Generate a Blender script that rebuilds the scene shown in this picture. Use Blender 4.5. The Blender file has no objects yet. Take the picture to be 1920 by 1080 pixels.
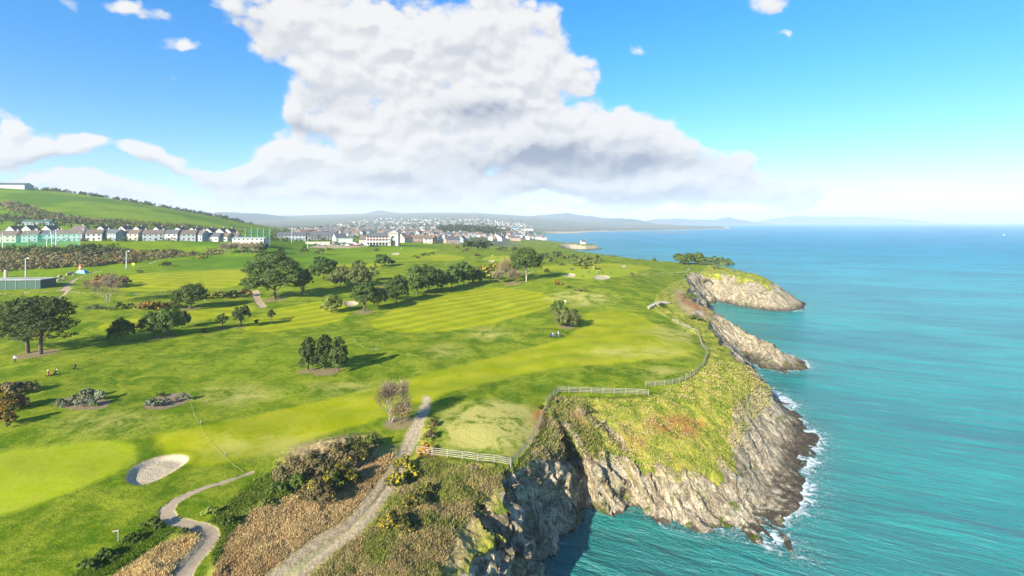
import bpy, math, random
import numpy as np
from mathutils import Vector, Matrix

# ------------------------------------------------------------------ camera, world, sun, exposure
R = math.radians
SC = bpy.context.scene
COL = SC.collection
ZC = 50.0            # metres of the camera above the sea
HY, CX, F = 415.0, 960.0, 960.0

cam_d = bpy.data.cameras.new('camera')
cam = bpy.data.objects.new('camera', cam_d)
COL.objects.link(cam)
cam.location = (0, 0, ZC)
cam.rotation_euler = (R(90), 0, 0)
cam_d.sensor_width = 36
cam_d.lens = 18
cam_d.shift_y = -(540 - HY) / 1920.0
cam_d.clip_start = 1
cam_d.clip_end = 120000
SC.camera = cam

SUN_ELEV = 24.0
SUN_DIR = Vector((-0.60, -0.80, 0)).normalized()      # horizontal direction towards the sun
sun_d = bpy.data.lights.new('sun', 'SUN')
sun_d.energy = 5.0
sun_d.angle = R(0.5)
sun_d.color = (1.0, 0.91, 0.75)
sun = bpy.data.objects.new('sun', sun_d)
COL.objects.link(sun)
to_sun = Vector((SUN_DIR.x * math.cos(R(SUN_ELEV)), SUN_DIR.y * math.cos(R(SUN_ELEV)), math.sin(R(SUN_ELEV))))
sun.rotation_euler = to_sun.to_track_quat('Z', 'Y').to_euler()
sun.location = (-60, -80, 200)

SC.view_settings.view_transform = 'Standard'
SC.view_settings.look = 'None'
SC.view_settings.gamma = 1
SC.view_settings.use_curve_mapping = False
SC.view_settings.exposure = 1.34
SC.render.engine = 'CYCLES'
SC.cycles.use_denoising = True
SC.cycles.max_bounces = 5
SC.cycles.diffuse_bounces = 2
SC.cycles.glossy_bounces = 2
SC.cycles.transmission_bounces = 2
SC.cycles.volume_bounces = 1
SC.cycles.transparent_max_bounces = 8
SC.cycles.caustics_reflective = False
SC.cycles.caustics_refractive = False


# ------------------------------------------------------------------ node helper
class G:
    def __init__(s, nt):
        s.nt = nt
    def n(s, t, **kw):
        nd = s.nt.nodes.new(t)
        for k, v in kw.items():
            setattr(nd, k, v)
        return nd
    def put(s, sock, v):
        if isinstance(v, bpy.types.NodeSocket):
            s.nt.links.new(v, sock)
        elif v is not None:
            if isinstance(v, (tuple, list)) and len(v) == 3 and sock.type == 'RGBA':
                v = (*v, 1)
            sock.default_value = v
    def m(s, op, a, b=None, c=None, clamp=False):
        nd = s.n('ShaderNodeMath', operation=op, use_clamp=clamp)
        for i, v in enumerate((a, b, c)):
            if v is not None:
                s.put(nd.inputs[i], v)
        return nd.outputs[0]
    def vm(s, op, a, b=None, c=None):
        nd = s.n('ShaderNodeVectorMath', operation=op)
        for i, v in enumerate((a, b, c)):
            if v is not None:
                s.put(nd.inputs[i], v)
        return nd.outputs[1] if op in ('DOT_PRODUCT', 'LENGTH', 'DISTANCE') else nd.outputs[0]
    def mix(s, f, a, b, mode='MIX'):
        nd = s.n('ShaderNodeMix', data_type='RGBA', blend_type=mode)
        s.put(nd.inputs[0], f); s.put(nd.inputs[6], a); s.put(nd.inputs[7], b)
        return nd.outputs[2]
    def noise(s, vec, scale, detail=4, rough=0.55, dist=0.0, dim='3D'):
        nd = s.n('ShaderNodeTexNoise', noise_dimensions=dim)
        if vec is not None:
            s.put(nd.inputs['Vector'], vec)
        nd.inputs['Scale'].default_value = scale
        nd.inputs['Detail'].default_value = detail
        nd.inputs['Roughness'].default_value = rough
        nd.inputs['Distortion'].default_value = dist
        return nd.outputs[0]
    def ramp(s, v, lo, hi, a=0.0, b=1.0, smooth=True):
        nd = s.n('ShaderNodeMapRange', interpolation_type='SMOOTHSTEP' if smooth else 'LINEAR')
        s.put(nd.inputs[0], v)
        for i, x in enumerate((lo, hi, a, b)):
            s.put(nd.inputs[1 + i], x)
        return nd.outputs[0]
    def xyz(s, x, y, z):
        nd = s.n('ShaderNodeCombineXYZ')
        for i, v in enumerate((x, y, z)):
            s.put(nd.inputs[i], v)
        return nd.outputs[0]
    def sep(s, v):
        nd = s.n('ShaderNodeSeparateXYZ'); s.put(nd.inputs[0], v)
        return nd.outputs[:3]
    def attr(s, name):
        nd = s.n('ShaderNodeAttribute', attribute_name=name)
        sp = s.n('ShaderNodeSeparateColor'); s.put(sp.inputs[0], nd.outputs['Color'])
        return sp.outputs[0], sp.outputs[1], sp.outputs[2], nd.outputs['Alpha']
    def pos(s):
        return s.n('ShaderNodeNewGeometry').outputs['Position']


# ------------------------------------------------------------------ world: sky with clouds
def build_world():
    w = bpy.data.worlds.new('World')
    SC.world = w
    w.use_nodes = True
    nt = w.node_tree
    nt.nodes.clear()
    g = G(nt)
    # cloud thickness as a function of (azimuth, elevation)
    grp = bpy.data.node_groups.new('cloud_thickness', 'ShaderNodeTree')
    grp.interface.new_socket('P', in_out='INPUT', socket_type='NodeSocketVector')
    grp.interface.new_socket('D', in_out='OUTPUT', socket_type='NodeSocketFloat')
    grp.interface.new_socket('Dark', in_out='OUTPUT', socket_type='NodeSocketFloat')
    q = G(grp)
    gi = grp.nodes.new('NodeGroupInput'); go = grp.nodes.new('NodeGroupOutput')
    P = gi.outputs[0]
    wn = q.n('ShaderNodeTexNoise'); q.put(wn.inputs['Vector'], P)
    wn.inputs['Scale'].default_value = 5.5; wn.inputs['Detail'].default_value = 5; wn.inputs['Roughness'].default_value = 0.55
    off = q.vm('MULTIPLY', q.vm('SUBTRACT', wn.outputs['Color'], (0.5, 0.5, 0.5)), (0.17, 0.12, 0))
    Pw = q.vm('ADD', P, off)
    blobs = [  # px, py, rx, ry, weight
        (575, 50, 120, 95, 1.0), (500, -10, 90, 55, .6), (650, 120, 80, 62, .9), (760, 60, 110, 90, .9),
        (830, 130, 150, 100, 1.0), (930, 70, 110, 75, .9), (1010, 110, 80, 62, 1.0), (1060, 155, 52, 26, .6),
        (880, 215, 190, 75, 1.0), (720, 210, 90, 55, .8), (540, 215, 50, 34, .75), (630, 235, 80, 30, .6),
        (1010, 270, 150, 62, 1.0), (1130, 262, 90, 50, 1.0), (1195, 255, 42, 30, .8), (1275, 292, 56, 42, 1.0),
        (1350, 322, 66, 40, 1.0), (1420, 345, 56, 30, .9), (1490, 368, 56, 22, .85), (1340, 350, 90, 30, .9), (925, 318, 60, 24, 1.0), (1195, 302, 70, 26, 1.0), (1000, 325, 80, 24, .9), (700, 190, 50, 40, .9),
        (100, 280, 78, 30, .9), (45, 232, 50, 36, .95), (155, 270, 40, 28, .7), (10, 290, 60, 24, .7),
        (290, 286, 60, 22, .8), (380, 308, 80, 22, .85), (480, 298, 50, 32, .95), (565, 296, 66, 32, 1.0),
        (660, 318, 90, 34, .9), (800, 320, 130, 44, 1.0), (440, 345, 70, 24, .85), (610, 355, 110, 26, .9),
        (250, 358, 130, 20, .9), (420, 382, 160, 15, .9), (80, 338, 100, 14, .8), (120, 372, 120, 12, .7), (750, 370, 150, 18, .8),
        (1000, 345, 150, 22, .8), (1150, 345, 170, 24, .9), (1290, 368, 130, 20, .8), (1000, 384, 240, 12, .8),
        (700, 395, 200, 8, .6), (1200, 392, 150, 8, .55),
        (1178, 92, 44, 20, .64), (1435, 14, 66, 30, .50), (370, 82, 46, 15, .54), (352, 130, 38, 16, .50),
        (235, 0, 110, 20, .68), (95, 8, 60, 18, .62), (1450, 70, 22, 12, .5)]
    def union(lst):
        tr = None
        for (px, py, rx, ry, wt) in lst:
            az = math.atan2(px - CX, F)
            hyp = math.hypot(F, px - CX)
            el = math.atan2(HY - py, hyp)
            sx = rx / F * math.cos(az) ** 2 + 1e-4
            sy = ry / hyp
            v = q.vm('MULTIPLY_ADD', Pw, (1 / sx, 1 / sy, 0), (-az / sx, -el / sy, 0))
            e = q.m('POWER', 0.42, q.vm('DOT_PRODUCT', v, v))
            f = q.m('MULTIPLY_ADD', e, -wt, 1.0)
            tr = f if tr is None else q.m('MULTIPLY', tr, f)
        return q.m('SUBTRACT', 1.0, tr)
    acc = union(blobs)
    dark = union([(905, 215, 75, 22, .8), (1050, 290, 110, 20, .95), (1180, 315, 110, 18, .9), (940, 312, 110, 18, .6), (1200, 372, 130, 14, .8), (760, 330, 90, 14, .5), (880, 100, 60, 20, .25),
                  (620, 190, 60, 20, .35), (60, 300, 90, 10, .5), (560, 240, 60, 10, .5), (700, 372, 90, 8, .6), (1010, 350, 90, 10, .5), (480, 330, 70, 8, .4), (300, 312, 60, 8, .5), (500, 60, 50, 30, .3)])
    q.put(go.inputs[1], dark)
    # clouds outside the picture: broken cumulus of the same kind
    sx_, sy_, sz_ = q.sep(P)
    side = q.ramp(q.m('ABSOLUTE', sx_), 0.85, 1.15)
    high = q.ramp(sy_, 0.5, 0.75)
    outm = q.m('MAXIMUM', side, high)
    on = q.noise(q.vm('MULTIPLY', P, (1, 1.8, 1)), 2.6, 5, .55)
    acc = q.m('ADD', acc, q.m('MULTIPLY', outm, q.ramp(on, 0.48, 0.72, 0, 1.1)))
    billow = q.noise(q.vm('MULTIPLY', P, (1, 1.5, 1)), 7.5, 6, .50)
    fine = q.noise(q.vm('MULTIPLY', P, (1, 1.5, 1)), 38, 5, .6)
    d = q.m('MULTIPLY_ADD', q.m('SUBTRACT', billow, 0.5), 0.85, acc)
    d = q.m('MULTIPLY_ADD', q.m('SUBTRACT', fine, 0.5), 0.30, d)
    for vs, va in ((11.0, .55), (30.0, .26)):
        vn = q.n('ShaderNodeTexVoronoi', feature='F1'); vn.inputs['Scale'].default_value = vs
        q.put(vn.inputs['Vector'], q.vm('MULTIPLY', q.vm('ADD', P, q.vm('MULTIPLY', off, (.5, .5, 0))), (1, 1.35, 1)))
        d = q.m('MULTIPLY_ADD', q.m('SUBTRACT', .42, vn.outputs['Distance']), va, d)
    q.put(go.inputs[0], d)

    tc = g.n('ShaderNodeTexCoord')
    x, y, z = g.sep(tc.outputs['Generated'])
    az = g.m('ARCTAN2', x, y)
    hyp = g.m('SQRT', g.m('ADD', g.m('MULTIPLY', x, x), g.m('MULTIPLY', y, y)))
    el = g.m('ARCTAN2', z, hyp)
    P = g.xyz(az, el, 0.0)
    def D(vec):
        nd = g.n('ShaderNodeGroup'); nd.node_tree = grp
        g.put(nd.inputs[0], vec)
        return nd.outputs[0], nd.outputs[1]
    d0, dk = D(P)
    d1, _ = D(g.vm('ADD', P, (-0.007, 0.015, 0)))        # towards the sun and up: what is thicker there shades this spot
    alpha = g.ramp(d0, 0.40, 0.66)
    alpha = g.m('MULTIPLY', alpha, g.ramp(el, -0.02, 0.03, .35, 1))
    grad = g.ramp(g.m('SUBTRACT', d1, d0), -0.12, 0.20)
    thick = g.ramp(d0, .55, 1.15)
    shade = g.m('MULTIPLY_ADD', dk, .85, g.m('MULTIPLY', g.m('MULTIPLY', grad, g.m('MULTIPLY_ADD', thick, .3, .7)), .42), clamp=True)
    low = g.ramp(el, 0.0, 0.14, 0.45, 0.0)
    cl = g.mix(shade, (0.98, 0.97, 0.98), (0.36, 0.41, 0.55))
    cl = g.mix(low, cl, (0.72, 0.80, 0.90))
    sky = g.n('ShaderNodeTexSky', sky_type='NISHITA', sun_disc=False)
    sky.sun_elevation = R(SUN_ELEV)
    sky.sun_rotation = math.atan2(SUN_DIR.x, SUN_DIR.y)
    sky.altitude = 50
    sky.air_density = 1.0; sky.dust_density = 0.6; sky.ozone_density = 3.0
    hs = g.n('ShaderNodeHueSaturation'); hs.inputs['Hue'].default_value = 0.497
    hs.inputs['Saturation'].default_value = 1.3; hs.inputs['Value'].default_value = 1.0
    g.put(hs.inputs['Color'], sky.outputs[0])
    skyc = g.mix(g.ramp(el, .02, .42), (0.68, .74, .88), (0.44, .84, 1.02))
    skyc = g.vm('MULTIPLY', hs.outputs[0], skyc)
    STR = 0.10
    clc = g.vm('SCALE', cl); 
    clc.node.inputs['Scale'].default_value = 0.92 / STR / (2 ** SC.view_settings.exposure) 
    out = g.mix(alpha, skyc, clc)
    bg = g.n('ShaderNodeBackground'); bg.inputs[1].default_value = STR
    g.put(bg.inputs[0], out)
    wo = g.n('ShaderNodeOutputWorld')
    nt.links.new(bg.outputs[0], wo.inputs[0])
    try:
        w.cycles.sampling_method = 'MANUAL'; w.cycles.sample_map_resolution = 512
    except Exception:
        pass
build_world()


# ------------------------------------------------------------------ numeric helpers
def _hash(ix, iy, iz, seed):
    h = (ix.astype(np.uint32) * np.uint32(73856093)) ^ (iy.astype(np.uint32) * np.uint32(19349663)) ^ \
        (iz.astype(np.uint32) * np.uint32(83492791)) ^ np.uint32(seed * 2654435 + 17)
    h ^= h >> np.uint32(13); h *= np.uint32(1274126177); h ^= h >> np.uint32(16)
    return (h & np.uint32(0xffff)).astype(np.float64) / 65535.0

def vnoise(x, y, z, seed=0):
    x, y, z = np.broadcast_arrays(np.asarray(x, float), y, z)
    fx, fy, fz = np.floor(x), np.floor(y), np.floor(z)
    ix, iy, iz = fx.astype(np.int64), fy.astype(np.int64), fz.astype(np.int64)
    u, v, w = x - fx, y - fy, z - fz
    u = u * u * (3 - 2 * u); v = v * v * (3 - 2 * v); w = w * w * (3 - 2 * w)
    r = 0
    for a in (0, 1):
        for b in (0, 1):
            for c in (0, 1):
                r = r + _hash(ix + a, iy + b, iz + c, seed) * (u if a else 1 - u) * (v if b else 1 - v) * (w if c else 1 - w)
    return r

def fbm(x, y, z=0.0, octv=4, seed=0, gain=0.5):
    s, a, t = 0.0, 1.0, 0.0
    for i in range(octv):
        s = s + a * vnoise(x, y, z, seed + i * 7); t += a
        x = x * 2.03; y = y * 2.03; z = np.asarray(z) * 2.03; a *= gain
    return s / t

def sstep(x, a, b):
    t = np.clip((x - a) / (b - a), 0, 1)
    return t * t * (3 - 2 * t)

def sdist(poly, x, y, signed=True, chunk=60000):
    """signed distance to a polygon, positive inside"""
    poly = np.asarray(poly, float)
    a = poly; b = np.roll(poly, -1, 0) if signed else poly[1:]
    if not signed:
        a = poly[:-1]
    e = b - a; ee = (e ** 2).sum(1) + 1e-12
    x = np.atleast_1d(x).astype(float); y = np.atleast_1d(y).astype(float)
    out = np.empty(len(x))
    for i in range(0, len(x), chunk):
        px = x[i:i + chunk, None]; py = y[i:i + chunk, None]
        wx = px - a[None, :, 0]; wy = py - a[None, :, 1]
        t = np.clip((wx * e[:, 0] + wy * e[:, 1]) / ee, 0, 1)
        d2 = (wx - t * e[:, 0]) ** 2 + (wy - t * e[:, 1]) ** 2
        d = np.sqrt(d2.min(1))
        if signed:
            c = (a[None, :, 1] > py) != (b[None, :, 1] > py)
            xi = e[None, :, 0] * wy / np.where(np.abs(e[None, :, 1]) < 1e-12, 1e-12, e[None, :, 1]) + a[None, :, 0]
            ins = ((c & (px < xi)).sum(1) % 2) == 1
            d = np.where(ins, d, -d)
        out[i:i + chunk] = d
    return out

def WP(px, py, z=0.0, d=None):
    if d is None:
        d = (ZC - z) * F / (py - HY)
    return ((px - CX) / F * d, d)


# ------------------------------------------------------------------ the land: coast line and heights
coast = [(-60, 5), (-14, 20), (-8, 38), (-4, 47), (0, 56), (4, 65)]
coast += [WP(*p) for p in [(1030, 1080), (1037, 1045), (1060, 1010), (1082, 992), (1098, 975), (1112, 962), (1130, 957), (1150, 962),
          (1185, 955), (1215, 970), (1250, 990), (1290, 1000), (1330, 1010), (1365, 1003), (1400, 1010), (1450, 1027), (1497, 1042),
          (1492, 1020), (1462, 996), (1470, 980), (1492, 962), (1503, 935), (1498, 922), (1521, 914), (1513, 885), (1530, 850), (1534, 822)]]
coast += [(74, 127), (77, 140), (77, 152), (79, 166)]
coast += [WP(*p) for p in [(1398, 668), (1425, 690), (1470, 698), (1512, 692), (1515, 680)]]
coast += [(103, 190), (98, 206), (96, 230), (99, 252), (106, 270)]
coast += [WP(*p) for p in [(1335, 584), (1330, 572), (1345, 566), (1372, 571), (1400, 577), (1440, 583), (1500, 584), (1516, 572)]]
coast += [(180, 325), (176, 350), (165, 375), (150, 395), (135, 410), (118, 425), (105, 450), (95, 500), (80, 560), (72, 640), (76, 720)]
coast += [WP(*p) for p in [(1062, 478), (1073, 474), (1045, 471), (1070, 468), (1100, 469), (1130, 467)]]
coast += [(165, 960), (120, 1000), (85, 1080), (60, 1250), (45, 1500)]
coast += [WP(*p) for p in [(978, 443), (1000, 440), (1045, 438), (1090, 436.5), (1120, 434), (1170, 433.3), (1230, 432)]]
coast += [(1500, 3500), (1900, 4500), (1500, 6500), (1000, 12000), (-30000, 12000), (-30000, 5)]
coast = np.array(coast)

CPS = [  # (px, py, z) or (px, py, None, distance)
    (0, 1080, 14.5), (250, 1080, 14), (450, 1080, 13.3), (650, 1080, 12.8), (800, 1080, 12.2),
    (0, 900, 15.5), (200, 850, 15.5), (400, 900, 15), (550, 870, 14.6), (700, 860, 14.4), (880, 830, 14.2), (955, 872, 13.4), (1030, 760, 13.8),
    (890, 960, 12.2), (960, 905, 12.3), (1010, 860, 12.4), (1060, 835, 11), (1110, 862, 8.3), (1170, 908, 4.2), (1150, 850, 8), (1100, 810, 11),
    (0, 700, 17), (200, 700, 16.5), (400, 720, 16), (620, 690, 16), (800, 700, 15.3), (950, 700, 14.8), (1100, 735, 13.5), (1200, 741, 13),
    (1200, 690, 14), (1300, 690, 13.5), (1320, 650, 13.5), (1270, 600, 14.5),
    (0, 620, 18), (200, 640, 17.5), (400, 600, 18), (600, 610, 17), (800, 600, 16.5), (1000, 600, 16.5), (1130, 600, 16),
    (0, 560, 21), (130, 545, 22), (300, 550, 20.5), (500, 560, 19), (700, 570, 18), (900, 540, 18.5), (1040, 560, 18), (1150, 560, 17.5), (1240, 560, 16.5),
    (90, 530, 22.5), (240, 503, 23.5), (400, 520, 22), (600, 520, 22), (800, 510, 22), (950, 520, 19.5), (1050, 530, 20.5), (1125, 522, 21.5), (1200, 530, 19), (1270, 535, 16),
    (400, 475, 27), (560, 472, 27), (700, 462, 27), (850, 468, 25), (960, 480, 23), (1050, 490, 21.5), (1150, 492, 20.5), (1230, 495, 18.5), (1310, 495, 18),
    (1060, 466, None, 640), (1000, 470, None, 520), (1060, 457, None, 900), (1110, 457.5, None, 950),
    (900, 462, None, 560), (950, 455, None, 800), (1000, 452, None, 1000), (1030, 447, None, 1300),
    (200, 482, None, 320), (0, 486, None, 300), (400, 464, None, 370), (400, 452.5, None, 410), (-60, 463, None, 335), (150, 464, None, 338),
    (500, 452, None, 450), (620, 453, None, 520), (-300, 486, None, 300), (-300, 455, None, 375), (0, 454, None, 374), (100, 453, None, 380), (200, 452.5, None, 386), (300, 452, None, 396), (471, 459, None, 388), (530, 461, None, 420),
    (0, 432, None, 450), (200, 433, None, 480), (400, 438, None, 545), (0, 395, None, 640), (200, 402, None, 680), (350, 417, None, 720),
    (-300, 400, None, 550), (-300, 330, None, 900), (0, 352, None, 900), (100, 358, None, 900), (200, 371, None, 900), (300, 388, None, 900),
    (400, 406, None, 900), (470, 420, None, 900), (540, 437, None, 900),
    (0, 374, None, 1300), (200, 394, None, 1300), (400, 421, None, 1300), (-300, 360, None, 1400),
    (600, 440, None, 900), (700, 440, None, 900), (800, 446, None, 800), (600, 433, None, 1500), (800, 433, None, 1500), (950, 438, None, 1300),
    (700, 425, None, 2500), (900, 428, None, 2000), (980, 432, None, 2200), (600, 424, None, 2500), (750, 412, None, 4000), (900, 412, None, 4000),
    (1000, 425, None, 3500), (1100, 431, None, 2900), (740, 403, None, 5500), (900, 404, None, 5500), (1020, 412, None, 5200), (1100, 421, None, 4500),
    (1200, 427, None, 4000), (400, 418, None, 3000), (500, 411, None, 5000), (200, 418, None, 3000), (-200, 410, None, 3000), (0, 405, None, 6000),
    (500, 405, None, 8000), (900, 400, None, 9000), (1100, 412, None, 9000),
    (1100, 780, 12), (1200, 800, 10), (1300, 800, 9), (1380, 780, 8.5), (1250, 880, 6), (1340, 880, 5.5), (1400, 830, 5), (1440, 720, 8),
    (1300, 740, 12), (1380, 700, 11), (1420, 690, 9), (1470, 760, 4.5),
    (1330, 640, 12), (1380, 640, 11), (1430, 640, 9), (1480, 660, 6.5), (1300, 590, 14), (1350, 600, 12.5),
    (1330, 520, 16), (1400, 513, 15.5), (1450, 519, 14), (1490, 538, 10.5), (1330, 545, 13.5), (1290, 560, 14),
]
def _uv(x, y):
    r = np.hypot(x, y)
    return np.arctan2(x, np.maximum(y, 1e-3)) * 1.6, np.log(r) * 1.0
_c = []
for p in CPS:
    if len(p) == 4:
        d = p[3]; z = ZC - (p[1] - HY) * d / F
        _c.append(((p[0] - CX) / F * d, d, z))
    else:
        x, y = WP(*p); _c.append((x, y, p[2]))
_c += [(-200, 30, 16), (-100, 20, 15), (-40, 20, 13), (-20, 35, 12), (200, 80, 5), (400, 300, 5), (300, 600, 8), (800, 2500, 3), (2000, 4500, 5)]
_c = np.array(_c)
cu, cv = _uv(_c[:, 0], _c[:, 1])
def _U(r2):
    return 0.5 * r2 * np.log(r2 + 1e-9)
def _fit():
    n = len(_c)
    K = _U((cu[:, None] - cu) ** 2 + (cv[:, None] - cv) ** 2) + np.eye(n) * 0.0006
    Pm = np.stack([np.ones(n), cu, cv], 1)
    A = np.block([[K, Pm], [Pm.T, np.zeros((3, 3))]])
    sol = np.linalg.solve(A, np.concatenate([_c[:, 2], np.zeros(3)]))
    return sol[:n], sol[n:]
TW, TA = _fit()
def top_z(x, y):
    u, v = _uv(x, y)
    out = np.empty(len(u))
    for i in range(0, len(u), 60000):
        uu = u[i:i + 60000]; vv = v[i:i + 60000]
        out[i:i + 60000] = _U((uu[:, None] - cu) ** 2 + (vv[:, None] - cv) ** 2) @ TW + TA[0] + TA[1] * uu + TA[2] * vv
    return out

# width of the rocky margin along the coast
WAN = np.array([(-4, 47, 4.5), (4, 65, 5), (8, 80, 6), (11, 84, 4.5), (15, 88, 3.5), (21, 89, 3.5), (26, 86, 9), (32, 82, 15), (40, 80, 16), (47, 78, 15), (56, 90, 16), (62, 102, 16), (70, 118, 15), (77, 140, 13),
                (80, 165, 10), (84, 178, 15), (98, 172, 18), (100, 190, 14), (97, 230, 14), (105, 270, 12), (118, 300, 14), (140, 300, 17), (170, 300, 22), (178, 330, 18),
                (150, 395, 8), (100, 470, 6), (80, 640, 5), (100, 850, 16), (160, 930, 14), (85, 1080, 8), (30, 1700, 5), (500, 2600, 5)], float)
def rim_w(x, y):
    d2 = (x[:, None] - WAN[:, 0]) ** 2 + (y[:, None] - WAN[:, 1]) ** 2 + 4
    w = 1 / d2 ** 1.5
    return (w * WAN[:, 2]).sum(1) / w.sum(1)

GULLY = [(np.array([WP(1030, 775, 12.8), WP(1062, 820, 11.2), WP(1082, 870, 8), WP(1100, 915, 4), WP(1108, 962, .3)]), 2.0, 6.5),
         (np.array([WP(966, 905, 12.0), WP(978, 935, 10), WP(1000, 985, 5), WP(1028, 1050, .3)]), 1.5, 6.0),
         (np.array([WP(1186, 902, 4.2), WP(1190, 930, 2.5), WP(1196, 965, 0)]), 1.1, 3.0),
         (np.array([WP(905, 985, 10), WP(925, 1040, 7), WP(960, 1110, 2)]), 1.2, 4.5)]
BUNK = []   # filled after height0 exists: (poly, depth)
def height(x, y, full=False):
    x = np.atleast_1d(np.asarray(x, float)); y = np.atleast_1d(np.asarray(y, float))
    s = sdist(coast, x, y)
    r = np.hypot(x, y)
    near = 1 - sstep(r, 500, 900)
    s2 = s + near * ((fbm(x / 7, y / 7, 0, 4, 11) - .5) * 3.4 + (fbm(x / 2.2, y / 2.2, 0, 3, 12) - .5) * 1.2) * np.clip(1 - np.abs(s) / 25, 0, 1)
    w = rim_w(x, y)
    t = np.clip(s2 / w, 0, 1)
    gfun = 1 - (1 - t) ** np.clip(1.75 - w * .03, 1.25, 1.7)
    top = np.maximum(top_z(x, y), 1.2)
    und = (fbm(x / 26, y / 26, 0, 3, 5) - .5) * 1.5 + (fbm(x / 7, y / 7, 0, 2, 6) - .5) * .35
    top = top + und * (1 - sstep(r, 350, 700)) * sstep(s, 5, 20)
    far = sstep(r, 1500, 3500)
    top = top + far * (fbm(x / 600, y / 600, 0, 4, 9) - .5) * 22 * sstep(s, 50, 600)
    z = np.where(s2 > 0, top * gfun, np.maximum(s2 * .7, -5))
    for (pl, gw, gd) in GULLY:
        lo = pl.min(0) - 9; hi = pl.max(0) + 9
        k = np.nonzero((x > lo[0]) & (x < hi[0]) & (y > lo[1]) & (y < hi[1]) & (z > -1))[0]
        if len(k):
            dl = sdist(pl, x[k], y[k], signed=False) + (fbm(x[k] / 2.5, y[k] / 2.5, 0, 3, 91) - .5) * 1.8
            along = np.hypot(x[k] - pl[0, 0], y[k] - pl[0, 1]) / np.hypot(*(pl[-1] - pl[0]))
            z[k] = np.maximum(z[k] - gd * np.clip(along * 1.5, .0, 1) * (1 - sstep(dl, gw * .25, gw * 1.35)), np.minimum(z[k], -.6))
    for (poly, dep) in BUNK:
        c = poly.mean(0); rad = np.hypot(*(poly - c).T).max() + 3
        k = np.nonzero(np.hypot(x - c[0], y - c[1]) < rad)[0]
        if len(k):
            sd = sdist(poly, x[k], y[k])
            z[k] -= dep * sstep(sd, -0.15, 1.1) - 0.25 * dep * np.exp(-((sd + 0.5) / 0.8) ** 2)
    if full:
        return z, s, s2, w, top
    return z

def ground(px, py):
    """the place on the land that lies along a line of sight, from the camera's side"""
    px = np.atleast_1d(np.asarray(px, float)); py = np.atleast_1d(np.asarray(py, float))
    ds = np.geomspace(42, 7000, 240)
    X = (px[:, None] - CX) / F * ds; Y = np.broadcast_to(ds, X.shape)
    Z = ZC - (py[:, None] - HY) / F * ds
    H = height(X.ravel(), Y.ravel()).reshape(X.shape)
    below = Z < np.maximum(H, 0)
    k = np.argmax(below, 1)
    k = np.where(below.any(1), np.maximum(k, 1), len(ds) - 1)
    lo = ds[k - 1]; hi = ds[k]
    for _ in range(9):
        mid = (lo + hi) / 2
        hm = np.maximum(height((px - CX) / F * mid, mid), 0)
        b = (ZC - (py - HY) / F * mid) < hm
        hi = np.where(b, mid, hi); lo = np.where(b, lo, mid)
    d = (lo + hi) / 2
    x = (px - CX) / F * d
    return np.stack([x, d, height(x, d)], 1)

def gp(px, py):
    v = ground(px, py)[0]
    return float(v[0]), float(v[1]), float(v[2])

def gpoly(pts):
    a = np.array(pts, float)
    return ground(a[:, 0], a[:, 1])[:, :2]

def smooth_poly(P, it=2):
    for _ in range(it):
        Q = np.roll(P, -1, 0)
        P = np.stack([P * .75 + Q * .25, P * .25 + Q * .75], 1).reshape(-1, 2)
    return P

def ell(px, py, rx, ry, n=14):
    return [(px + rx * math.cos(a), py + ry * math.sin(a)) for a in np.linspace(0, 2 * math.pi, n, endpoint=False)]

BUNK_PX = [
    ([(235, 897), (243, 880), (268, 866), (300, 855), (335, 852), (356, 856), (352, 868), (325, 885), (292, 903), (262, 911), (240, 907)], .42),
    (ell(658, 569, 14, 4.5), .5), (ell(1069, 516, 10, 3.4), .5), (ell(1128, 520, 16, 4), .5), (ell(740, 476, 9, 2.2), .5), (ell(1168, 499, 6, 1.6), .4), (ell(921, 489.5, 6, 1.8), .4)]
BUNK[:] = [(smooth_poly(gpoly(p)), dp) for p, dp in BUNK_PX]


def mesh_arrays(name, V, Fc, mats, mat_idx=None, smooth=False, attrs=None, normals=None):
    me = bpy.data.meshes.new(name)
    V = np.asarray(V, np.float32); Fc = np.asarray(Fc, np.int32)
    k = Fc.shape[1]
    me.vertices.add(len(V)); me.vertices.foreach_set('co', V.ravel())
    me.loops.add(Fc.size); me.loops.foreach_set('vertex_index', Fc.ravel())
    me.polygons.add(len(Fc)); me.polygons.foreach_set('loop_start', np.arange(0, Fc.size, k, dtype=np.int32))
    me.polygons.foreach_set('loop_total', np.full(len(Fc), k, np.int32))
    for m in mats:
        me.materials.append(m)
    if mat_idx is not None:
        me.polygons.foreach_set('material_index', np.asarray(mat_idx, np.int32))
    me.update(calc_edges=True)
    me.polygons.foreach_set('use_smooth', np.full(len(Fc), smooth))
    for an, (dom, arr) in (attrs or {}).items():
        at = me.attributes.new(an, 'FLOAT_COLOR', dom)
        at.data.foreach_set('color', np.asarray(arr, np.float32).ravel())
    if normals is not None:
        me.normals_split_custom_set_from_vertices(np.asarray(normals, np.float32))
    return me

def link(name, me, parent=None, label=None, cat=None, group=None, kind=None, loc=None, rotz=None):
    o = bpy.data.objects.new(name, me)
    COL.objects.link(o)
    if parent is not None:
        o.parent = parent
    if label: o['label'] = label
    if cat: o['category'] = cat
    if group: o['group'] = group
    if kind: o['kind'] = kind
    if loc is not None: o.location = loc
    if rotz is not None: o.rotation_euler = (0, 0, rotz)
    return o

def thing(name, label, cat, loc, rotz=0.0, group=None):
    return link(name, None, None, label, cat, group, None, loc, rotz)


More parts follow.
